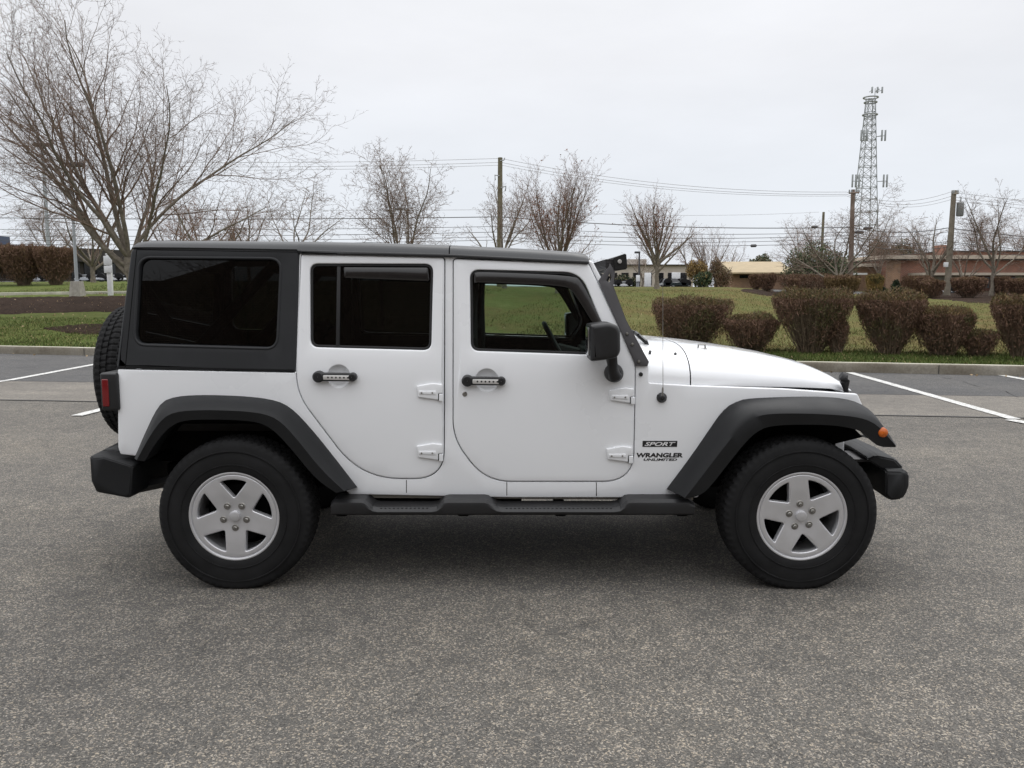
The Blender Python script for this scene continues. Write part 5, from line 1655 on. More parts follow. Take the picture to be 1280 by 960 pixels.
# faint groove below the roof edge on the rear quarter, and the corner groove
for sd in SIDES:
    bm = bmesh.new()
    add_panel(bm, QL((172, 311.6), (373, 314.8), (373, 315.7), (172, 312.5)), [], skin(sd, .0086), (0, sd, 0), .0002, .002, .1, 1)
    part('panel_groove', bm, M['under'], HT); bm = bmesh.new()
    add_panel(bm, QL((171.3, 312), (172.3, 312), (158, 459), (157, 459)), [], skin(sd, .0086), (0, sd, 0), .0002, .002, .1, 1)
    part('panel_groove', bm, M['under'], HT)
for sd in SIDES:
    bm = bmesh.new()
    add_panel(bm, outward(win_q, -.004), [], skin(sd, -.012), (0, sd, 0), .001, .004, .1, 1)
    part('quarter_window', bm, M['dark_glass'], HT)
a_, b_ = Q2(147, 459), Q2(165, 312)
bm = bmesh.new()
def rear_surf(u, v):
    k = (v - a_.y) / (b_.y - a_.y)
    return Vector((a_.x + (b_.x - a_.x) * k + .012, YC + u, v))
wr = side_w(0, a_.y) - .02; wt = side_w(0, b_.y) - .02
ro = [Vector((-wr, a_.y)), Vector((wr, a_.y)), Vector((wt, b_.y)), Vector((-wt, b_.y))]
ri = rnd([(-.58, a_.y + .06), (.58, a_.y + .06), (.54, b_.y - .10), (-.54, b_.y - .10)], .05, 5)
add_panel(bm, ro, [ri], rear_surf, (1, 0, 0), .004, .03, .15, 2)
part('rear_panel', bm, M['hardtop'], HT)
bm = bmesh.new(); add_panel(bm, outward(ri, .004), [], lambda u, v: rear_surf(u, v) + Vector((.008, 0, 0)), (1, 0, 0), .001, .004, .2, 1)
part('rear_window', bm, M['dark_glass'], HT)
bm = bmesh.new(); add_box(bm, (Q2(172, 312).x, YC - .66, Q2(300, 313).y - .05), (Q2(733, 329).x, YC + .66, Q2(300, 313).y - .035))
part('headliner', bm, M['cloth'], HT)

# ---- bonnet and cowl
def hood_hw(x):
    return side_w(max(x, XCOWL), 1.0) - .022 - .10 * max(0, (x - XCOWL) / (XFRONT - XCOWL)) ** 1.2
SIL = ((780, 417.5), (812, 420), (847, 423.5), (880, 428), (912, 432.5), (950, 439.5), (988, 448.6), (1010, 455), (1030, 461.5))
def hood_ring(px, yg, yt, n=13, drop=0):
    x = Q2(px, yg).x
    zg_ = Q2(px, yg).y; hw = hood_hw(x)
    # crown height from the silhouette row, met at the far half of the bonnet
    yc_ = YC + hw * .25
    pc = 640 + F_PX * x / ((yc_ + CAM_D) * CT - (1.2 - CAM_H) * ST)      # where the crown of this station is seen
    zc = max(at_y(pc, float(np.interp(pc, [q[0] for q in SIL], [q[1] for q in SIL])), yc_).z, zg_ + .012)
    if 0 < yt < 2:                                     # the nose rolls down to the grille
        zc = zg_ + (zc - zg_) * yt
    pts = []
    for k in range(n):
        a = math.pi / 2 * k / (n - 1)
        e = .52
        pts.append((hw * math.cos(a) ** e if k < n - 1 else 0, zg_ + (zc - zg_) * math.sin(a) ** .82))
    return [(x, YC - w, z) for w, z in pts] + [(x, YC + w, z) for w, z in reversed(pts[:-1])]
hood_st = [(865, 482.6, 0), (900, 483.6, 0), (940, 484.6, 0), (980, 485.7, 0), (1010, 486.8, 0), (1030, 487.9, 0), (1045, 488.8, .92), (1058, 489.9, .80), (1067, 490.8, .62), (1073, 491.6, .42), (1076.5, 492.2, .16)]
bm = bmesh.new(); rings = [hood_ring(*s_) for s_ in hood_st]
r0_ = [(x + .004, YC + (y - YC) * .985, z - .012) for x, y, z in rings[0]]
add_loft(bm, [r0_] + rings, closed=False, caps=False)
bm.verts.ensure_lookup_table()
HOOD = part('bonnet', bm, M['paint'], None, None, 50)
bm = bmesh.new()
cs = [(798, 477.4, 421.0), (812.5, 478.4, 420.5), (835, 480.0, 421.5), (863.4, 481.9, 425.9)]
rings = [hood_ring(*s_) for s_ in cs]
r1_ = [(x - .004, YC + (y - YC) * .985, z - .012) for x, y, z in rings[-1]]
add_loft(bm, rings + [r1_], closed=False, caps=False)
part('cowl', bm, M['paint'], None, None, 50)
# small parts on bonnet and cowl
def on_hood(px, py, hw):
    p = at_y(px, py, YC - hw); return p
for px, py, hw in ((877, 433.5, .45), (911, 437, .12)):
    p = on_hood(px, py, hw)
    bm = bmesh.new(); add_tube(bm, [p + Vector((-.022, 0, -.02)), p + Vector((-.018, 0, .012)), p + Vector((.018, 0, .012)), p + Vector((.022, 0, -.02))], .005, 6)
    add_box(bm, p + Vector((-.03, -.015, -.03)), p + Vector((.03, .015, -.008)), .004)
    part('tie_down_loop', bm, M['steel'], HOOD)
for px, py, hw in ((812.5, 440.5, .66), (844, 443, .64)):
    bm = bmesh.new()
    p = on_hood(px, py, hw); add_tube(bm, [p + Vector((0, .02, -.02)), p + Vector((0, -.006, .006))], .008, 10)
    part('washer_nozzle', bm, M['black'], HOOD)
bm = bmesh.new()
p = Q2(801, 467.8); add_lathe(bm, [(.0005, -.010), (.008, -.010), (.011, -.006), (.011, .004)], (p.x, YC - side_w(p.x, p.y), p.y), 14)
part('fender_bolt', bm, M['black'])
# bonnet latch
for sd in SIDES:
    bm = bmesh.new()
    y_ = YC - sd * (hood_hw(Q2(1055, 490).x) + .012)
    def hl(px, py): 
        q = at_y(px, py, YC - hood_hw(Q2(1055, 490).x) - .012); return Vector((q.x, y_, q.z - (.05 if sd < 0 else 0)))
    add_tube(bm, [hl(1051, 469), hl(1054.5, 471), hl(1056, 477), hl(1057, 485), hl(1058, 492)], [.020, .030, .027, .015, .014], 10)
    add_tube(bm, [hl(1050.5, 494), hl(1053, 496), hl(1060, 496), hl(1063.5, 493)], [.014, .021, .021, .012], 10)
    part('bonnet_latch', bm, M['seal'])
# front: grille panel with seven slots and headlamps
xg = Q2(1076, 500).x
hwg = hood_hw(xg) - .005
gz0, gz1 = .62, Q2(1076, 494).y
bm = bmesh.new()
slots = [rnd([(u - .026, .70), (u + .026, .70), (u + .026, .93), (u - .026, .93)], .022, 4) for u in [(-3 + k) * .085 for k in range(7)]]
lamps = [[Vector((sx * .42 + math.cos(a) * .09, .84 + math.sin(a) * .09)) for a in np.linspace(0, 2 * math.pi, 25)[:-1]] for sx in (-1, 1)]
add_panel(bm, rnd([(-hwg, gz0), (hwg, gz0), (hwg, gz1 - .03), (hwg - .06, gz1), (-hwg + .06, gz1), (-hwg, gz1 - .03)], .03, 4), slots + lamps,
          lambda u, v: Vector((xg + .03 - (u / hwg) ** 2 * .05, YC + u, v)), (-1, 0, 0), .01, .05, .09, 3)
GR = part('grille', bm, M['paint'])
for sx in (-1, 1):
    bm = bmesh.new()
    rings = [[(xg + .005 + d, YC + sx * .42 + math.cos(a) * r_, .84 + math.sin(a) * r_) for a in np.linspace(0, 2 * math.pi, 25)[:-1]] for r_, d in ((.088, 0), (.085, .02), (.05, .035), (.004, .04))]
    add_loft(bm, rings); part('headlamp', bm, M['lamp_glass'], GR)

# ---- wheel flares
def flare(A, B, C, front):
    n = 40
    A = resample(smooth_line(A, 2), n); B = resample(smooth_line(B, 2), n); C = resample(smooth_line(C, 2), n)
    return A, B, C
fA = [Qy(px, py, .79 if px < 1040 else .80) for px, py in ((834, 611.6), (868, 565), (890, 533), (902, 516), (914, 505), (931, 499.3), (960, 497.6), (1000, 496.3), (1040, 497), (1066, 500.5), (1084, 508), (1098, 520), (1109, 537), (1118, 556))]
fB = [Qy(px, py, .925) for px, py in ((855, 622), (866, 604), (884, 580), (907, 550), (925, 529), (939, 519), (956, 514), (1000, 513.6), (1043, 515.5), (1070, 518), (1088, 522.5), (1101, 531), (1111, 544), (1119.3, 557))]
fC = [Qy(px, py, .915) for px, py in ((859, 622.7), (872, 620.5), (885, 612), (912, 577), (936, 547.5), (952, 535.5), (970, 531.5), (1005, 530.5), (1043, 531.5), (1068, 536), (1080, 541), (1090, 551), (1097.5, 558.8), (1118.6, 558.8))]
rA = [Qy(px, py, .79) for px, py in ((167.5, 573), (181, 541), (197.5, 506), (213, 496), (250, 493), (310, 495), (345, 500), (362, 508), (380, 525), (411, 563), (446, 609.5))]
rB = [Qy(px, py, .925) for px, py in ((170, 574.5), (187, 542), (202, 521), (216, 512.5), (250, 509.5), (310, 511.5), (338, 516), (354, 525), (374, 547), (402, 583), (433, 613))]
rC = [Qy(px, py, .915) for px, py in ((181, 576.5), (195, 553), (210, 535), (226, 526), (250, 524), (305, 525), (330, 529.5), (346, 541), (366, 563), (395, 599), (420, 616))]
for sd in SIDES:
    for A0, B0, C0, hin in ((fA, fB, fC, .63), (rA, rB, rC, .63)):
        A, B, C = flare(A0, B0, C0, True)
        bm = bmesh.new()
        rows = [[], [], [], [], [], []]
        for i in range(len(A)):
            a, b, c = A[i], B[i], C[i]
            wA = .745 if A0 is fA and a.x > 1.2 else .765
            m1 = a.lerp(b, .86); 
            rows[0].append((a.x, YC - sd * wA, a.y - .004))
            rows[1].append((a.x, YC - sd * (wA + .022), a.y))
            rows[2].append((m1.x, YC - sd * .912, m1.y + .004))
            k = b.lerp(c, .16)
            rows[3].append((k.x, YC - sd * .932, k.y))
            rows[4].append((c.x, YC - sd * .918, c.y))
            c2 = c.lerp(b, .25)
            rows[5].append((c2.x, YC - sd * .74, c2.y))
        add_loft(bm, rows, closed=False, caps=False)
        # close both ends
        for e in (0, -1):
            bm.verts.ensure_lookup_table()
            n_ = len(A); idx = [r_ * n_ + (0 if e == 0 else n_ - 1) for r_ in range(6)]
            bm.faces.new([bm.verts[i] for i in idx])
        FL = part('wheel_flare', bm, M['flare'], None, None, 48)
        if A0 is fA:
            p = Qy(1104, 540.8, .93)
            bm = bmesh.new()
            add_lathe(bm, [(.0005, -sd * .014), (.014, -sd * .012), (.024, -sd * .004), (.026, sd * .01)], (p.x, YC - sd * .928, p.y), 24)
            part('marker_lamp', bm, M['amber'], FL)
        # wheel house liner
        bm = bmesh.new()
        rows = [[(c.x, YC - sd * w, c.y + .012) for c in C] for w in (.75, hin)]
        add_loft(bm, rows, closed=False, caps=False)
        bm.faces.new([bm.verts.new((c.x, YC - sd * hin, c.y + .012)) for c in C])
        part('wheel_house', bm, M['under'])

# ---- bumpers
def loft_y(profiles):
    bm = bmesh.new(); add_loft(bm, profiles); return bm
fp = [Qy(px, py, .80) for px, py in ((1104, 585), (1130, 585.5), (1135.5, 591), (1135, 606), (1131, 617), (1126, 622.5), (1110, 624), (1103.5, 617))]
c_ = Vector((sum(p.x for p in fp) / 8, sum(p.y for p in fp) / 8))
profs = []
for v, sh, sc in ((-.85, -.035, .86), (-.835, -.01, .985), (-.76, .0, 1.0), (-.5, .045, 1.0), (0, .06, 1.0), (.5, .045, 1), (.76, .0, 1), (.835, -.01, .985), (.85, -.035, .86)):
    profs.append([(c_.x + (p.x - c_.x) * sc + sh * (1 if p.x > c_.x - .03 else .5), YC + v, c_.y + (p.y - c_.y) * sc) for p in fp])
bm = loft_y(profs)
# upper step between bumper and flare: sloping plastic shelf
sh_ = [Qy(px, py, .72) for px, py in ((1080, 571), (1092, 566), (1116, 571), (1127, 583), (1104, 586))]
add_loft(bm, [[(p.x + d, YC + v, p.y + .0) for p in sh_] for v, d in ((-.79, -.02), (-.74, 0), (-.45, .03), (.45, .03), (.74, 0), (.79, -.02))])
bmesh.ops.recalc_face_normals(bm, faces=bm.faces[:])
bmesh.ops.bevel(bm, geom=[e for e in bm.edges if len(e.link_faces) == 2 and e.calc_face_angle(0) > R(22)], offset=.010, segments=3, affect='EDGES', clamp_overlap=True)
part('front_bumper', bm, M['flare'], None, None, 45)
for sx in (-1, 1):
    bm = bmesh.new()
    add_box(bm, (1.45, YC + sx * .42 - .04, .50), (c_.x, YC + sx * .42 + .04, .62), .01)
    q = Qy(1072, 572, .6); add_box(bm, (q.x - .05, YC + sx * .55 - .12, q.y - .01), (q.x + .07, YC + sx * .55 + .12, q.y + .006), .004)
    part('bumper_mount', bm, M['bracket'])
rp = [Qy(px, py, .80) for px, py in ((113.5, 569), (128, 567.5), (169, 578.5), (172.5, 581), (169.5, 618), (164, 621.5), (122, 614), (115.5, 600))]
c_r = Vector((sum(p.x for p in rp) / 8, sum(p.y for p in rp) / 8))
profs = []
for v, sh, sc in ((-.84, .02, .88), (-.825, .005, .985), (-.74, .0, 1.0), (-.4, -.035, 1.0), (.4, -.035, 1), (.74, .0, 1), (.825, .005, .985), (.84, .02, .88)):
    profs.append([(c_r.x + (p.x - c_r.x) * sc + sh * (1 if p.x < c_r.x else 0), YC + v, c_r.y + (p.y - c_r.y) * sc) for p in rp])
bm = loft_y(profs)
q0, q1 = Qy(118, 566.5, .77), Qy(172, 577, .77)
add_box(bm, (q0.x, YC - .70, q1.y - .02), (q1.x, YC + .70, q0.y + .004), .012)
bmesh.ops.recalc_face_normals(bm, faces=bm.faces[:])
bmesh.ops.bevel(bm, geom=[e for e in bm.edges if len(e.link_faces) == 2 and e.calc_face_angle(0) > R(22)], offset=.010, segments=3, affect='EDGES', clamp_overlap=True)
part('rear_bumper', bm, M['flare'], None, None, 45)
for sd in SIDES:
    bm = bmesh.new()
    a = at_y(170, 614, YC - .62); b = at_y(216, 597, YC - .62)
    add_tube(bm, [(a.x - .05, YC - sd * .62, a.z + .01), (b.x + .06, YC - sd * .62, b.z)], .034, 6)
    part('tow_bar', bm, M['black'])

# ---- side steps
def step_ring(px, yt, sd, hin=.74, hout=.895):
    p = Qy(px, yt, .88); b = Qy(px, 645, .89)
    z1, z0 = p.y, b.y
    pts = [(hin, z0 + .012), (hin, z1), (hout - .025, z1), (hout - .004, z1 - .014), (hout, z1 - .03 if z1 - z0 > .07 else z1 - .02), (hout - .004, z0 + .012), (hout - .025, z0)]
    return [(p.x, YC - sd * w, z) for w, z in pts]
HI, LO = 624.5, 634.5
st_px = [(414, HI + 3), (418, HI), (452, HI), (456, HI + 1), (466, LO - 1), (472, LO), (540, LO), (546, LO - 1), (555, HI + 1), (560, HI), (605, HI), (610, HI + 1), (621, LO - 1), (628, LO), (768, LO), (775, LO - 1), (784, HI + 1), (789, HI), (860, HI), (868, HI + 4)]
for sd in SIDES:
    bm = bmesh.new(); add_loft(bm, [step_ring(px, yt, sd) for px, yt in st_px])
    SS = part('side_step', bm, M['black'], None, None, 25)
    for a0, a1 in ((476, 538), (632, 766)):
        bm = bmesh.new()
        k = a0
        while k < a1:
            for row in (0, 1):
                p = Qy(k + row * 2.6, LO, .86 - row * .05); q = Qy(k + 2.6 + row * 2.6, LO, .86 - row * .05)
                add_box(bm, (p.x, YC - sd * (.862 - row * .05) - .018, p.y - .001), (q.x, YC - sd * (.862 - row * .05) + .018, p.y + .003), .001, 1)
            k += 5.2
        part('tread_pad', bm, M['flare'], SS)
    for px in (430, 580, 700, 850):
        bm = bmesh.new()
        p = Qy(px, 630, .8); add_box(bm, (p.x - .03, YC - sd * .75 - .12, p.y - .05), (p.x + .03, YC - sd * .75 + .12, p.y - .008), .01)
        part('step_bracket', bm, M['under'], SS)

# ---- tail lamps
for sd in SIDES:
    def tl(px, py, hw=.80): 
        q = at_y(px, py, YC - hw); return q
    a, b = tl(125, 466), tl(147, 513)
    bm = bmesh.new(); add_box(bm, (a.x, YC - sd * .715 - .095, b.z), (b.x + .01, YC - sd * .715 + .095, a.z), .012, 3)
    TLm = part('tail_lamp', bm, M['black'])
    a2, b2 = tl(127.8, 473.5), tl(138.2, 508)
    bm = bmesh.new(); add_box(bm, (a2.x, YC - sd * .715 - .1, b2.z), (b2.x, YC - sd * .715 + .1, a2.z), .006, 3)
    part('red_lens', bm, M['red_lens'], TLm)

# ---- mirrors
for sd in SIDES:
    y0_ = YC - sd * .93
    def mm(px, py, hw=1.0):
        q = at_y(px, py, YC - hw); return Vector((q.x, q.z))
    bm = bmesh.new()
    mo = rnd([mm(737, 406), (mm(762, 403).x, mm(762, 403).y), mm(772, 407), mm(775.5, 414), mm(776, 440), mm(771, 447.5), mm(752, 450.5), mm(738, 452)], [.012, .02, .03, .03, .03, .03, .02, .012], 5)
    add_panel(bm, mo, [], lambda u, v: Vector((u, YC - sd * (1.0 + .018 * max(0, 1 - ((u - mm(757, 430).x) / .1) ** 2)), v)), (0, sd, 0), .022, .20, .03, 5, True)
    MI = part('mirror', bm, M['black'], None, None, 40)
    bm = bmesh.new()
    a, b, c = mm(764, 450, .90), mm(766, 462, .87), mm(769, 471, .86)
    add_tube(bm, [(a.x, YC - sd * .90, a.y + .02), (b.x, YC - sd * .885, b.y), (c.x, YC - sd * .86, c.y)], [.030, .028, .035], 14)
    add_lathe(bm, [(.001, -sd * .075), (.03, -sd * .07), (.046, -sd * .045), (.048, -sd * .02), (.05, sd * .0)], (c.x, YC - sd * .79, mm(769.5, 467, .83).y), 24)
    part('mirror_arm', bm, M['black'], MI)
    bm = bmesh.new(); p = mm(741, 430)
    q0_, q1_ = mm(741, 445), mm(741, 410)
    add_box(bm, (mm(736.6, 430).x - .004, YC - sd * .90 - .07, q0_.y), (mm(738, 430).x, YC - sd * .90 + .07, q1_.y), .001)
    part('mirror_glass', bm, M['chrome'], MI)

# ---- windscreen, pillar bracket, light bar
wb_, wt_ = Q2(806, 452), Q2(741, 329)
bm = bmesh.new()
def ws(u, v):
    k = (v - wb_.y) / (wt_.y - wb_.y)
    return Vector((wb_.x + (wt_.x - wb_.x) * k - .01 + .02 * (1 - (u / .7) ** 2), YC + u, v))
add_panel(bm, [Vector((-.74, wb_.y + .01)), Vector((.74, wb_.y + .01)), Vector((.67, wt_.y - .01)), Vector((-.67, wt_.y - .01))],
          [rnd([(-.66, wb_.y + .07), (.66, wb_.y + .07), (.60, wt_.y - .05), (-.60, wt_.y - .05)], .04, 4)], ws, (-.7, 0, -.7), .01, .035, .1, 3)
WF = part('windscreen_frame', bm, M['paint'])
bm = bmesh.new()
add_panel(bm, rnd([(-.67, wb_.y + .06), (.67, wb_.y + .06), (.61, wt_.y - .04), (-.61, wt_.y - .04)], .04, 4), [], lambda u, v: ws(u, v) - Vector((.012, 0, .01)), (-.7, 0, -.7), .001, .004, .1, 1)
part('windscreen', bm, M['clear_glass'], WF)
bm = bmesh.new()
wa, wb2 = at_y(796, 418, YC - .5), at_y(810, 430, YC - .5)
add_tube(bm, [wa + Vector((0, -.05, 0)), wa + Vector((.02, .2, .0)), wa + Vector((-.02, .6, .02))], .008, 6)
add_tube(bm, [wb2 + Vector((0, 0, -.02)), wb2 + Vector((-.01, 0, .01)), wa + Vector((.02, .2, 0))], .012, 6)
part('wiper', bm, M['black'], WF)
def br(px, py, hw): 
    q = at_y(px, py, YC - hw); return Vector((q.x, q.z))
LBW = .80
for sd in SIDES:
    bm = bmesh.new()
    o_ = [br(px, py, .80) for px, py in ((749.5, 351), (763, 332.5), (764.5, 328), (771, 338), (768.5, 358), (784, 401), (811.5, 453), (809.5, 458), (795, 457.5))]
    hl_ = rnd([br(px, py, .80) for px, py in ((764.5, 341), (766.5, 347), (763.5, 353), (759.5, 350.5))], .003, 2)
    add_panel(bm, o_, [hl_], lambda u, v: Vector((u, YC - sd * (side_w(u, max(v, 1.14)) + .014), v)), (0, sd, 0), .003, .006, .05, 2, True)
    # folded front flange
    fl = [br(px, py, .80) for px, py in ((768.5, 358), (784, 401), (811.5, 453))]
    add_loft(bm, [[(p.x - .002 + k * .002, YC - sd * (side_w(p.x, max(p.y, 1.14)) + .014 - w), p.y + k * .002) for p in fl] for w, k in ((0, 0), (.0, 1), (.045, 1), (.045, 0))], closed=False, caps=False)
    BRK = part('light_bar_bracket', bm, M['bracket'], None, None, 30)
    for px, py in ((784.5, 417.5), (791, 430.5), (798.5, 452)):
        bm = bmesh.new()
        p = br(px, py, .80); add_lathe(bm, [(.0005, -sd * .009), (.006, -sd * .008), (.009, -sd * .002), (.009, sd * .004)], (p.x, YC - sd * (side_w(p.x, max(p.y, 1.14)) + .016), p.y), 12)
        part('bracket_bolt', bm, M['steel'], BRK)
ym = YC - LBW + .06
bm = bmesh.new()
lp = [at_y(px, py, ym) for px, py in ((766, 322.5), (783, 316.5), (784.3, 336.5), (768, 338.5))]
lb_out = [Vector((p.x, p.z)) for p in lp]
add_loft(bm, [[(p.x, YC + v, p.y) for p in lb_out] for v in (-LBW + .06, LBW - .06)])
bmesh.ops.bevel(bm, geom=bm.edges[:], offset=.005, segments=2, affect='EDGES')
LB = part('light_bar', bm, M['black'])
bm = bmesh.new()
bx_ = min(p.x for p in lb_out); zc0, zc1 = lb_out[3].y, lb_out[0].y
for k in range(7):
    z_ = zc0 + .012 + (zc1 - zc0 - .02) * k / 6
    add_box(bm, (bx_ - .035, YC - LBW + .08, z_ - .002), (bx_ + .01, YC + LBW - .08, z_ + .002))
part('cooling_fins', bm, M['bracket'], LB)
bm = bmesh.new()
xf = max(p.x for p in lb_out)
add_box(bm, (xf - .004, YC - LBW + .09, zc0 + .012), (xf + .002, YC + LBW - .09, zc1 - .004), .001)
part('led_lens', bm, M['lamp_glass'], LB)
p = at_y(774.5, 327, ym)
bm = bmesh.new(); add_lathe(bm, [(.0005, -.012), (.009, -.012), (.011, -.008), (.011, .01)], (p.x, ym - .002, p.z), 14)
part('mount_bolt', bm, M['satin'], LB)

# ---- antenna
p = Q2(827, 497)
yb_ = YC - side_w(p.x, p.y)
bm = bmesh.new(); add_lathe(bm, [(.0005, -.030), (.012, -.028), (.022, -.014), (.027, -.006), (.027, .004)], (p.x, yb_, p.y), 20)
AN = part('antenna_base', bm, M['black'])
bm = bmesh.new()
t_ = at_y(828.5, 349, yb_ - .022)
add_tube(bm, [(p.x, yb_ - .022, p.y + .0), (p.x + .001, yb_ - .022, p.y + .05), (p.x + .002, yb_ - .022, p.y + .06), (t_.x, yb_ - .022, t_.z)], [.005, .005, .0016, .0011], 6)
part('antenna_mast', bm, M['steel'], AN)

# ---- badges
def lettering(name, text, m, px0, px1, py0, py1, d, shear=.22, bold=.02, parent=BODY):
    cu = bpy.data.curves.new(name, 'FONT')
    cu.body = text; cu.size = 1.0; cu.shear = shear; cu.offset = bold; cu.resolution_u = 3
    to = bpy.data.objects.new(name, cu); COL.objects.link(to)
    dg = bpy.context.evaluated_depsgraph_get(); dg.update()
    me = bpy.data.meshes.new_from_object(to.evaluated_get(dg))
    bpy.data.objects.remove(to); bpy.data.curves.remove(cu)
    xs = [v.co.x for v in me.vertices]; zs = [v.co.y for v in me.vertices]
    a, b = Q2(px0, py1), Q2(px1, py0)
    off = WLOC[parent.name]
    for v in me.vertices:
        x = a.x + (v.co.x - min(xs)) / (max(xs) - min(xs)) * (b.x - a.x)
        z = a.y + (v.co.y - min(zs)) / (max(zs) - min(zs)) * (b.y - a.y)
        v.co = Vector((x, YC - side_w(x, z) - d, z)) - off
    o = mesh_obj(name, me, m, parent)
    return o
bm = bmesh.new()
add_panel(bm, rnd(QL((803.2, 551), (846.8, 551), (846.2, 558.6), (803, 558.6)), .001, 2), [], skin(1, .0012), (0, 1, 0), .0004, .002, .1, 1)
part('badge_plate', bm, M['decal_black'], BODY)
lettering('badge_lettering', 'SPORT', M['decal_white'], 805.5, 844.5, 552.4, 557.4, .0022, .35, .025)
lettering('badge_lettering', 'WRANGLER', M['decal_black'], 795.4, 853.6, 566.0, 571.8, .0012, .10, .045)
lettering('badge_lettering', 'UNLIMITED', M['decal_black'], 804.4, 846.4, 573.0, 576.0, .0012, .2, .035)

# ---- wheels
ZW = .391
def wheel_x(px): return at_y(px, 650, 0.02).x
XW = (wheel_x(293.5), wheel_x(1001.5))
TR = .405
def tyre_bm(flat=True, n=256):
    bm = bmesh.new()
    prof = [(.222, .05, 0), (.226, .018, 0), (.236, .010, 0), (.26, .004, 0), (.30, .000, 0), (.335, .004, 0), (.362, .012, 0), (.372, .013, 1), (.384, .018, 1), (.394, .028, 1), (.401, .040, 2), (.404, .062, 2), (.4045, .064, 3), (.406, .098, 3), (.406, .100, 4), (.407, .127, 4)]
    full = prof + [(r_, .255 - d, g) for r_, d, g in reversed(prof[:-1])]
    rings = []
    for j, (r_, d, g) in enumerate(full):
        ring = []
        for k in range(n):
            a = 2 * math.pi * k / n
            rr_ = r_
            if g:
                ph = (k + (2 if d > .1275 else 0) + int(d * 60)) % 4
                if g == 1: rr_ = r_ - (.0045 if ph in (0, 1) else -.001)
                elif g == 2: rr_ = r_ - (.009 if ph == 0 else 0)
                else: rr_ = r_ - (.006 if (k + 2 * g) % 4 == 0 else 0)
            if j in (12, len(full) - 13, 14, len(full) - 15):
                rr_ -= .008
            x, z = math.cos(a) * rr_, math.sin(a) * rr_
            yy = d
            if flat and z < -ZW + .002:
                z = -ZW + .002
            if flat and z < -.30 and d < .06:
                yy = d - .012 * min(1, (-.30 - z) / .08)
            ring.append(bm.verts.new((x, yy, z)))
        rings.append(ring)
    for a, b in zip(rings, rings[1:]):
        for k in range(n):
            bm.faces.new((a[k], a[(k + 1) % n], b[(k + 1) % n], b[k]))
    # two raised bands on the sidewall
    for rr_, w in ((.345, .004), (.275, .003)):
        add_lathe(bm, [(rr_ - w, .0035), (rr_ - w * .5, -.0015), (rr_ + w * .5, -.0015), (rr_ + w, .0045)], (0, 0, 0), 96)
    return bm
def rim_bm():
    bm = bmesh.new()
    RO = .221
    def depth(r_):
        return .020 + .012 * max(0, 1 - abs(r_ - .04) / .1) - .006 * min(1, r_ / .2) 
    outer = [Vector((math.cos(a) * RO, math.sin(a) * RO)) for a in np.linspace(0, 2 * math.pi, 91)[:-1]]
    holes = []
    for k in range(5):
        ac = math.pi / 2 + 2 * math.pi * (k + .5) / 5
        hwid = .043                                     # half width of a spoke at the hub, wider outwards
        pts = []
        for sgn in (-1, 1):
            pass
        ro = .194; ri = .094
        # edge lines run parallel to the neighbouring spokes
        s1_, s2_ = ac - math.pi / 5, ac + math.pi / 5
        def on(sa, sgn, r_, hw_):
            al = math.sqrt(max(r_ * r_ - hw_ * hw_, 0))
            return Vector((math.cos(sa) * al - sgn * math.sin(sa) * hw_, math.sin(sa) * al + sgn * math.cos(sa) * hw_))
        A0 = on(s1_, 1, ro, .050); B0 = on(s2_, -1, ro, .050)
        a0 = math.atan2(A0.y, A0.x); b0 = math.atan2(B0.y, B0.x)
        if b0 < a0: b0 += 2 * math.pi
        arc = [Vector((math.cos(a0 + (b0 - a0) * u) * ro, math.sin(a0 + (b0 - a0) * u) * ro)) for u in np.linspace(0, 1, 9)]
        inner = Vector((math.cos(ac) * ri, math.sin(ac) * ri))
        poly = [inner] + arc
        holes.append(rnd(poly, [.012, .012] + [0.0] * 7 + [.012], 4))
    add_panel(bm, outer, holes, lambda u, v: Vector((u, depth(math.hypot(u, v)), v)), (0, 1, 0), .006, .038, .02, 3)
    add_lathe(bm, [(.219, .040), (.220, .018), (.224, .012), (.230, .0095), (.236, .011), (.2375, .018), (.235, .03)], (0, 0, 0), 96)
    add_lathe(bm, [(.221, .02), (.214, .05), (.205, .10), (.20, .17), (.20, .22)], (0, 0, 0), 64)
    return bm
def simple(name, bm, m, parent, loc=(0, 0, 0), ang=35):
    bmesh.ops.recalc_face_normals(bm, faces=bm.faces[:])
    sharpen(bm, ang)
    me = bpy.data.meshes.new(name); bm.to_mesh(me); bm.free()
    o = mesh_obj(name, me, m, parent); o.location = loc
    return o
def make_wheel(flat=True):
    bm = bmesh.new()                                    # hub and brake disc carry the wheel
    add_lathe(bm, [(.001, .10), (.15, .10), (.155, .105), (.155, .125), (.06, .13), (.06, .20), (.199, .20), (.199, .21), (.001, .22)], (0, 0, 0), 48)
    w = simple('wheel', bm, M['under'], SUV)
    simple('tyre', tyre_bm(flat), M['rubber'], w, ang=28)
    rim = simple('rim', rim_bm(), M['alloy'], w, ang=32)
    bm = bmesh.new(); add_lathe(bm, [(.0005, .011), (.020, .012), (.027, .015), (.029, .020), (.029, .035)], (0, 0, 0), 32)
    simple('centre_cap', bm, M['alloy'], rim)
    for k in range(5):
        a = math.pi / 2 + 2 * math.pi * k / 5
        c = (math.cos(a) * .0635, 0, math.sin(a) * .0635)
        bm = bmesh.new(); add_lathe(bm, [(.0005, .014), (.007, .0145), (.0105, .018), (.0105, .035)], (0, 0, 0), 6)
        add_lathe(bm, [(.0112, .0235), (.0165, .0225), (.0185, .0245)], (0, 0, 0), 20)
        o = simple('lug_nut', bm, M['steel'], rim, c)
    return w, rim
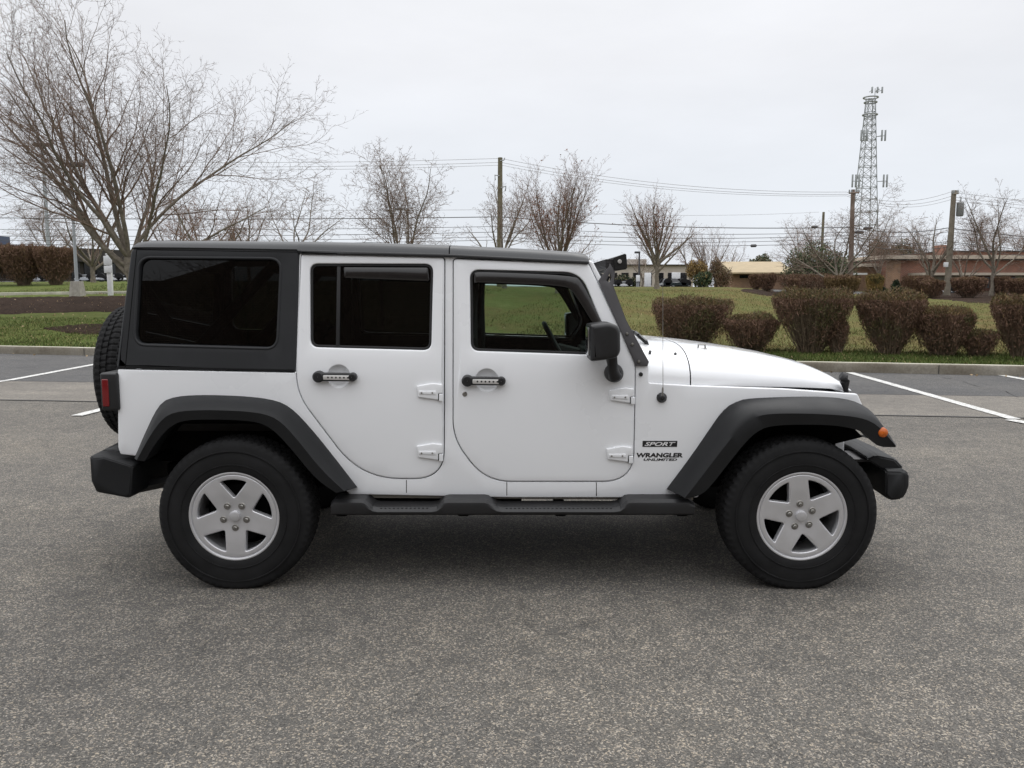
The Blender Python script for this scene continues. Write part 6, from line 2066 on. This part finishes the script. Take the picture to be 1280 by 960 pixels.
def copy_tree(o, parent):
    c = o.copy(); COL.objects.link(c); c.parent = parent
    for ch in list(o.children):
        copy_tree(ch, c)
    return c
so = WLOC[SUV.name]
w0, rim0 = make_wheel()
w0.location = Vector((XW[0], 0, ZW)) - so
rim0.rotation_euler = (0, R(0), 0)
rim0.rotation_euler.y = R(36)
w1 = copy_tree(w0, SUV); w1.location = Vector((XW[1], 0, ZW)) - so
for ch in w1.children:
    if ch.name.startswith('rim'): ch.rotation_euler.y = R(-7)
for xw in XW:
    wf = copy_tree(w0, SUV); wf.location = Vector((xw, 2 * YC, ZW)) - so; wf.rotation_euler.z = math.pi
# spare on the tailgate
sp_c = at_y(128, 464, YC)
spw, _ = make_wheel(False)
spw.name = 'spare_wheel'
spx = at_y(110.5, 466, YC - .40).x
spw.location = Vector((spx - .0 , YC, sp_c.z)) - so
spw.rotation_euler.z = -math.pi / 2
bm = bmesh.new()
xs_ = spx + .2
add_box(bm, (xs_, YC - .12, sp_c.z - .12), (xr_ + .02, YC + .12, sp_c.z + .12), .01)
part('spare_carrier', bm, M['under'])

# ---- underside and interior
bm = bmesh.new()
zf = .50
add_box(bm, (XW[0] + .42, YC - .70, zf), (XW[1] - .46, YC + .70, zf + .08))
add_box(bm, (xr_ + .05, YC - .50, zf + .1), (XW[0] + .5, YC + .50, zf + .3))
for sx in (-1, 1):
    add_box(bm, (xr_ + .1, YC + sx * .42 - .05, .44), (1.5, YC + sx * .42 + .05, .58), .01)
add_box(bm, (XW[0] + .5, YC - .35, .36), (.4, YC + .35, .5), .03)
add_box(bm, (XCOWL, YC - .5, .55), (1.72, YC + .5, .98))
for xw in XW:
    add_tube(bm, [(xw, .1, ZW), (xw, 2 * YC - .1, ZW)], .045, 10)
    add_tube(bm, [(xw, YC - .22, ZW), (xw, YC - .1, ZW), (xw, YC + .1, ZW), (xw, YC + .22, ZW)], [.05, .12, .12, .05], 12)
    for sx in (-1, 1):
        add_tube(bm, [(xw + .03, YC + sx * .52, ZW - .02), (xw + .06, YC + sx * .45, .85)], .03, 8)
add_tube(bm, [(XW[0] + .6, YC - .3, .33), (XW[0] + 1.5, YC - .3, .33)], .06, 10)
part('chassis', bm, M['under'])
bm = bmesh.new()
add_box(bm, (xr_ + .06, YC - .66, .80), (XW[0] + .55, YC + .66, .84))
add_box(bm, (XW[0] + .5, YC - .70, .585), (.95, YC + .70, .61))
add_box(bm, (.86, YC - .70, .6), (.90, YC + .70, 1.0))
part('cabin_floor', bm, M['cloth'])
def seat(xa, yc_, w, hb_=.62):
    bm = bmesh.new()
    add_box(bm, (xa, yc_ - w / 2, .80), (xa + .50, yc_ + w / 2, .96), .05, 4)
    prof = [(xa - .02, .88), (xa + .12, .90), (xa - .06, .90 + hb_), (xa - .16, .90 + hb_)]
    b2 = bmesh.new(); add_loft(b2, [[(x, yc_ + v, z) for x, z in prof] for v in (-w / 2, w / 2)])
    bmesh.ops.bevel(b2, geom=b2.edges[:], offset=.04, segments=3, affect='EDGES')
    me_ = bpy.data.meshes.new('t'); b2.to_mesh(me_); b2.free(); bm.from_mesh(me_); bpy.data.meshes.remove(me_)
    s_ = part('seat', bm, M['cloth'])
    return s_
seat(-.34, YC - .38, .50, .40); seat(-.34, YC + .38, .50, .40)
seat(-1.15, YC, 1.25, .45)
# dash, steering wheel, grab handle, roll bars
bm = bmesh.new()
prof = [(.52, .98), (.44, 1.10), (.46, 1.20), (.60, 1.24), (.88, 1.14), (.90, .80), (.60, .80)]
add_loft(bm, [[(x, YC + v, z) for x, z in prof] for v in (-.68, .68)])
bmesh.ops.bevel(bm, geom=bm.edges[:], offset=.02, segments=2, affect='EDGES')
DS = part('dashboard', bm, M['dash'])
bm = bmesh.new()
sw = Vector((.30, YC + .38, 1.17)); tilt = R(62)
ring = []
for k in range(33):
    a = 2 * math.pi * k / 32
    ring.append(sw + Vector((math.cos(a) * .19 * -math.cos(tilt), math.sin(a) * .19, math.cos(a) * .19 * math.sin(tilt))))
add_tube(bm, ring, .016, 8, cap=False)
for a in (0.0, 2.3, 3.98):
    e = sw + Vector((math.cos(a + 3.14) * .18 * -math.cos(tilt), math.sin(a + 3.14) * .18, math.cos(a + 3.14) * .18 * math.sin(tilt)))
    add_tube(bm, [sw, e], .014, 6)
add_tube(bm, [sw, sw + Vector((.25, 0, -.06))], .04, 8)
part('steering_wheel', bm, M['dash'])
bm = bmesh.new()
add_tube(bm, [(.47, YC - .50, 1.17), (.43, YC - .49, 1.22), (.43, YC - .18, 1.22), (.47, YC - .17, 1.17)], .014, 8)
part('grab_handle', bm, M['dash'], DS)
bm = bmesh.new()
for sx in (-1, 1):
    add_tube(bm, [(-.22, YC + sx * .64, .7), (-.22, YC + sx * .62, 1.3), (-.20, YC + sx * .57, 1.66), (.30, YC + sx * .55, 1.68), (.52, YC + sx * .57, 1.60)], .035, 10)
    add_tube(bm, [(-.20, YC + sx * .57, 1.66), (-1.3, YC + sx * .57, 1.68), (-1.75, YC + sx * .60, 1.2)], .035, 10)
add_tube(bm, [(-.20, YC - .57, 1.66), (-.20, YC + .57, 1.66)], .035, 10)
part('roll_bar', bm, M['seal'])
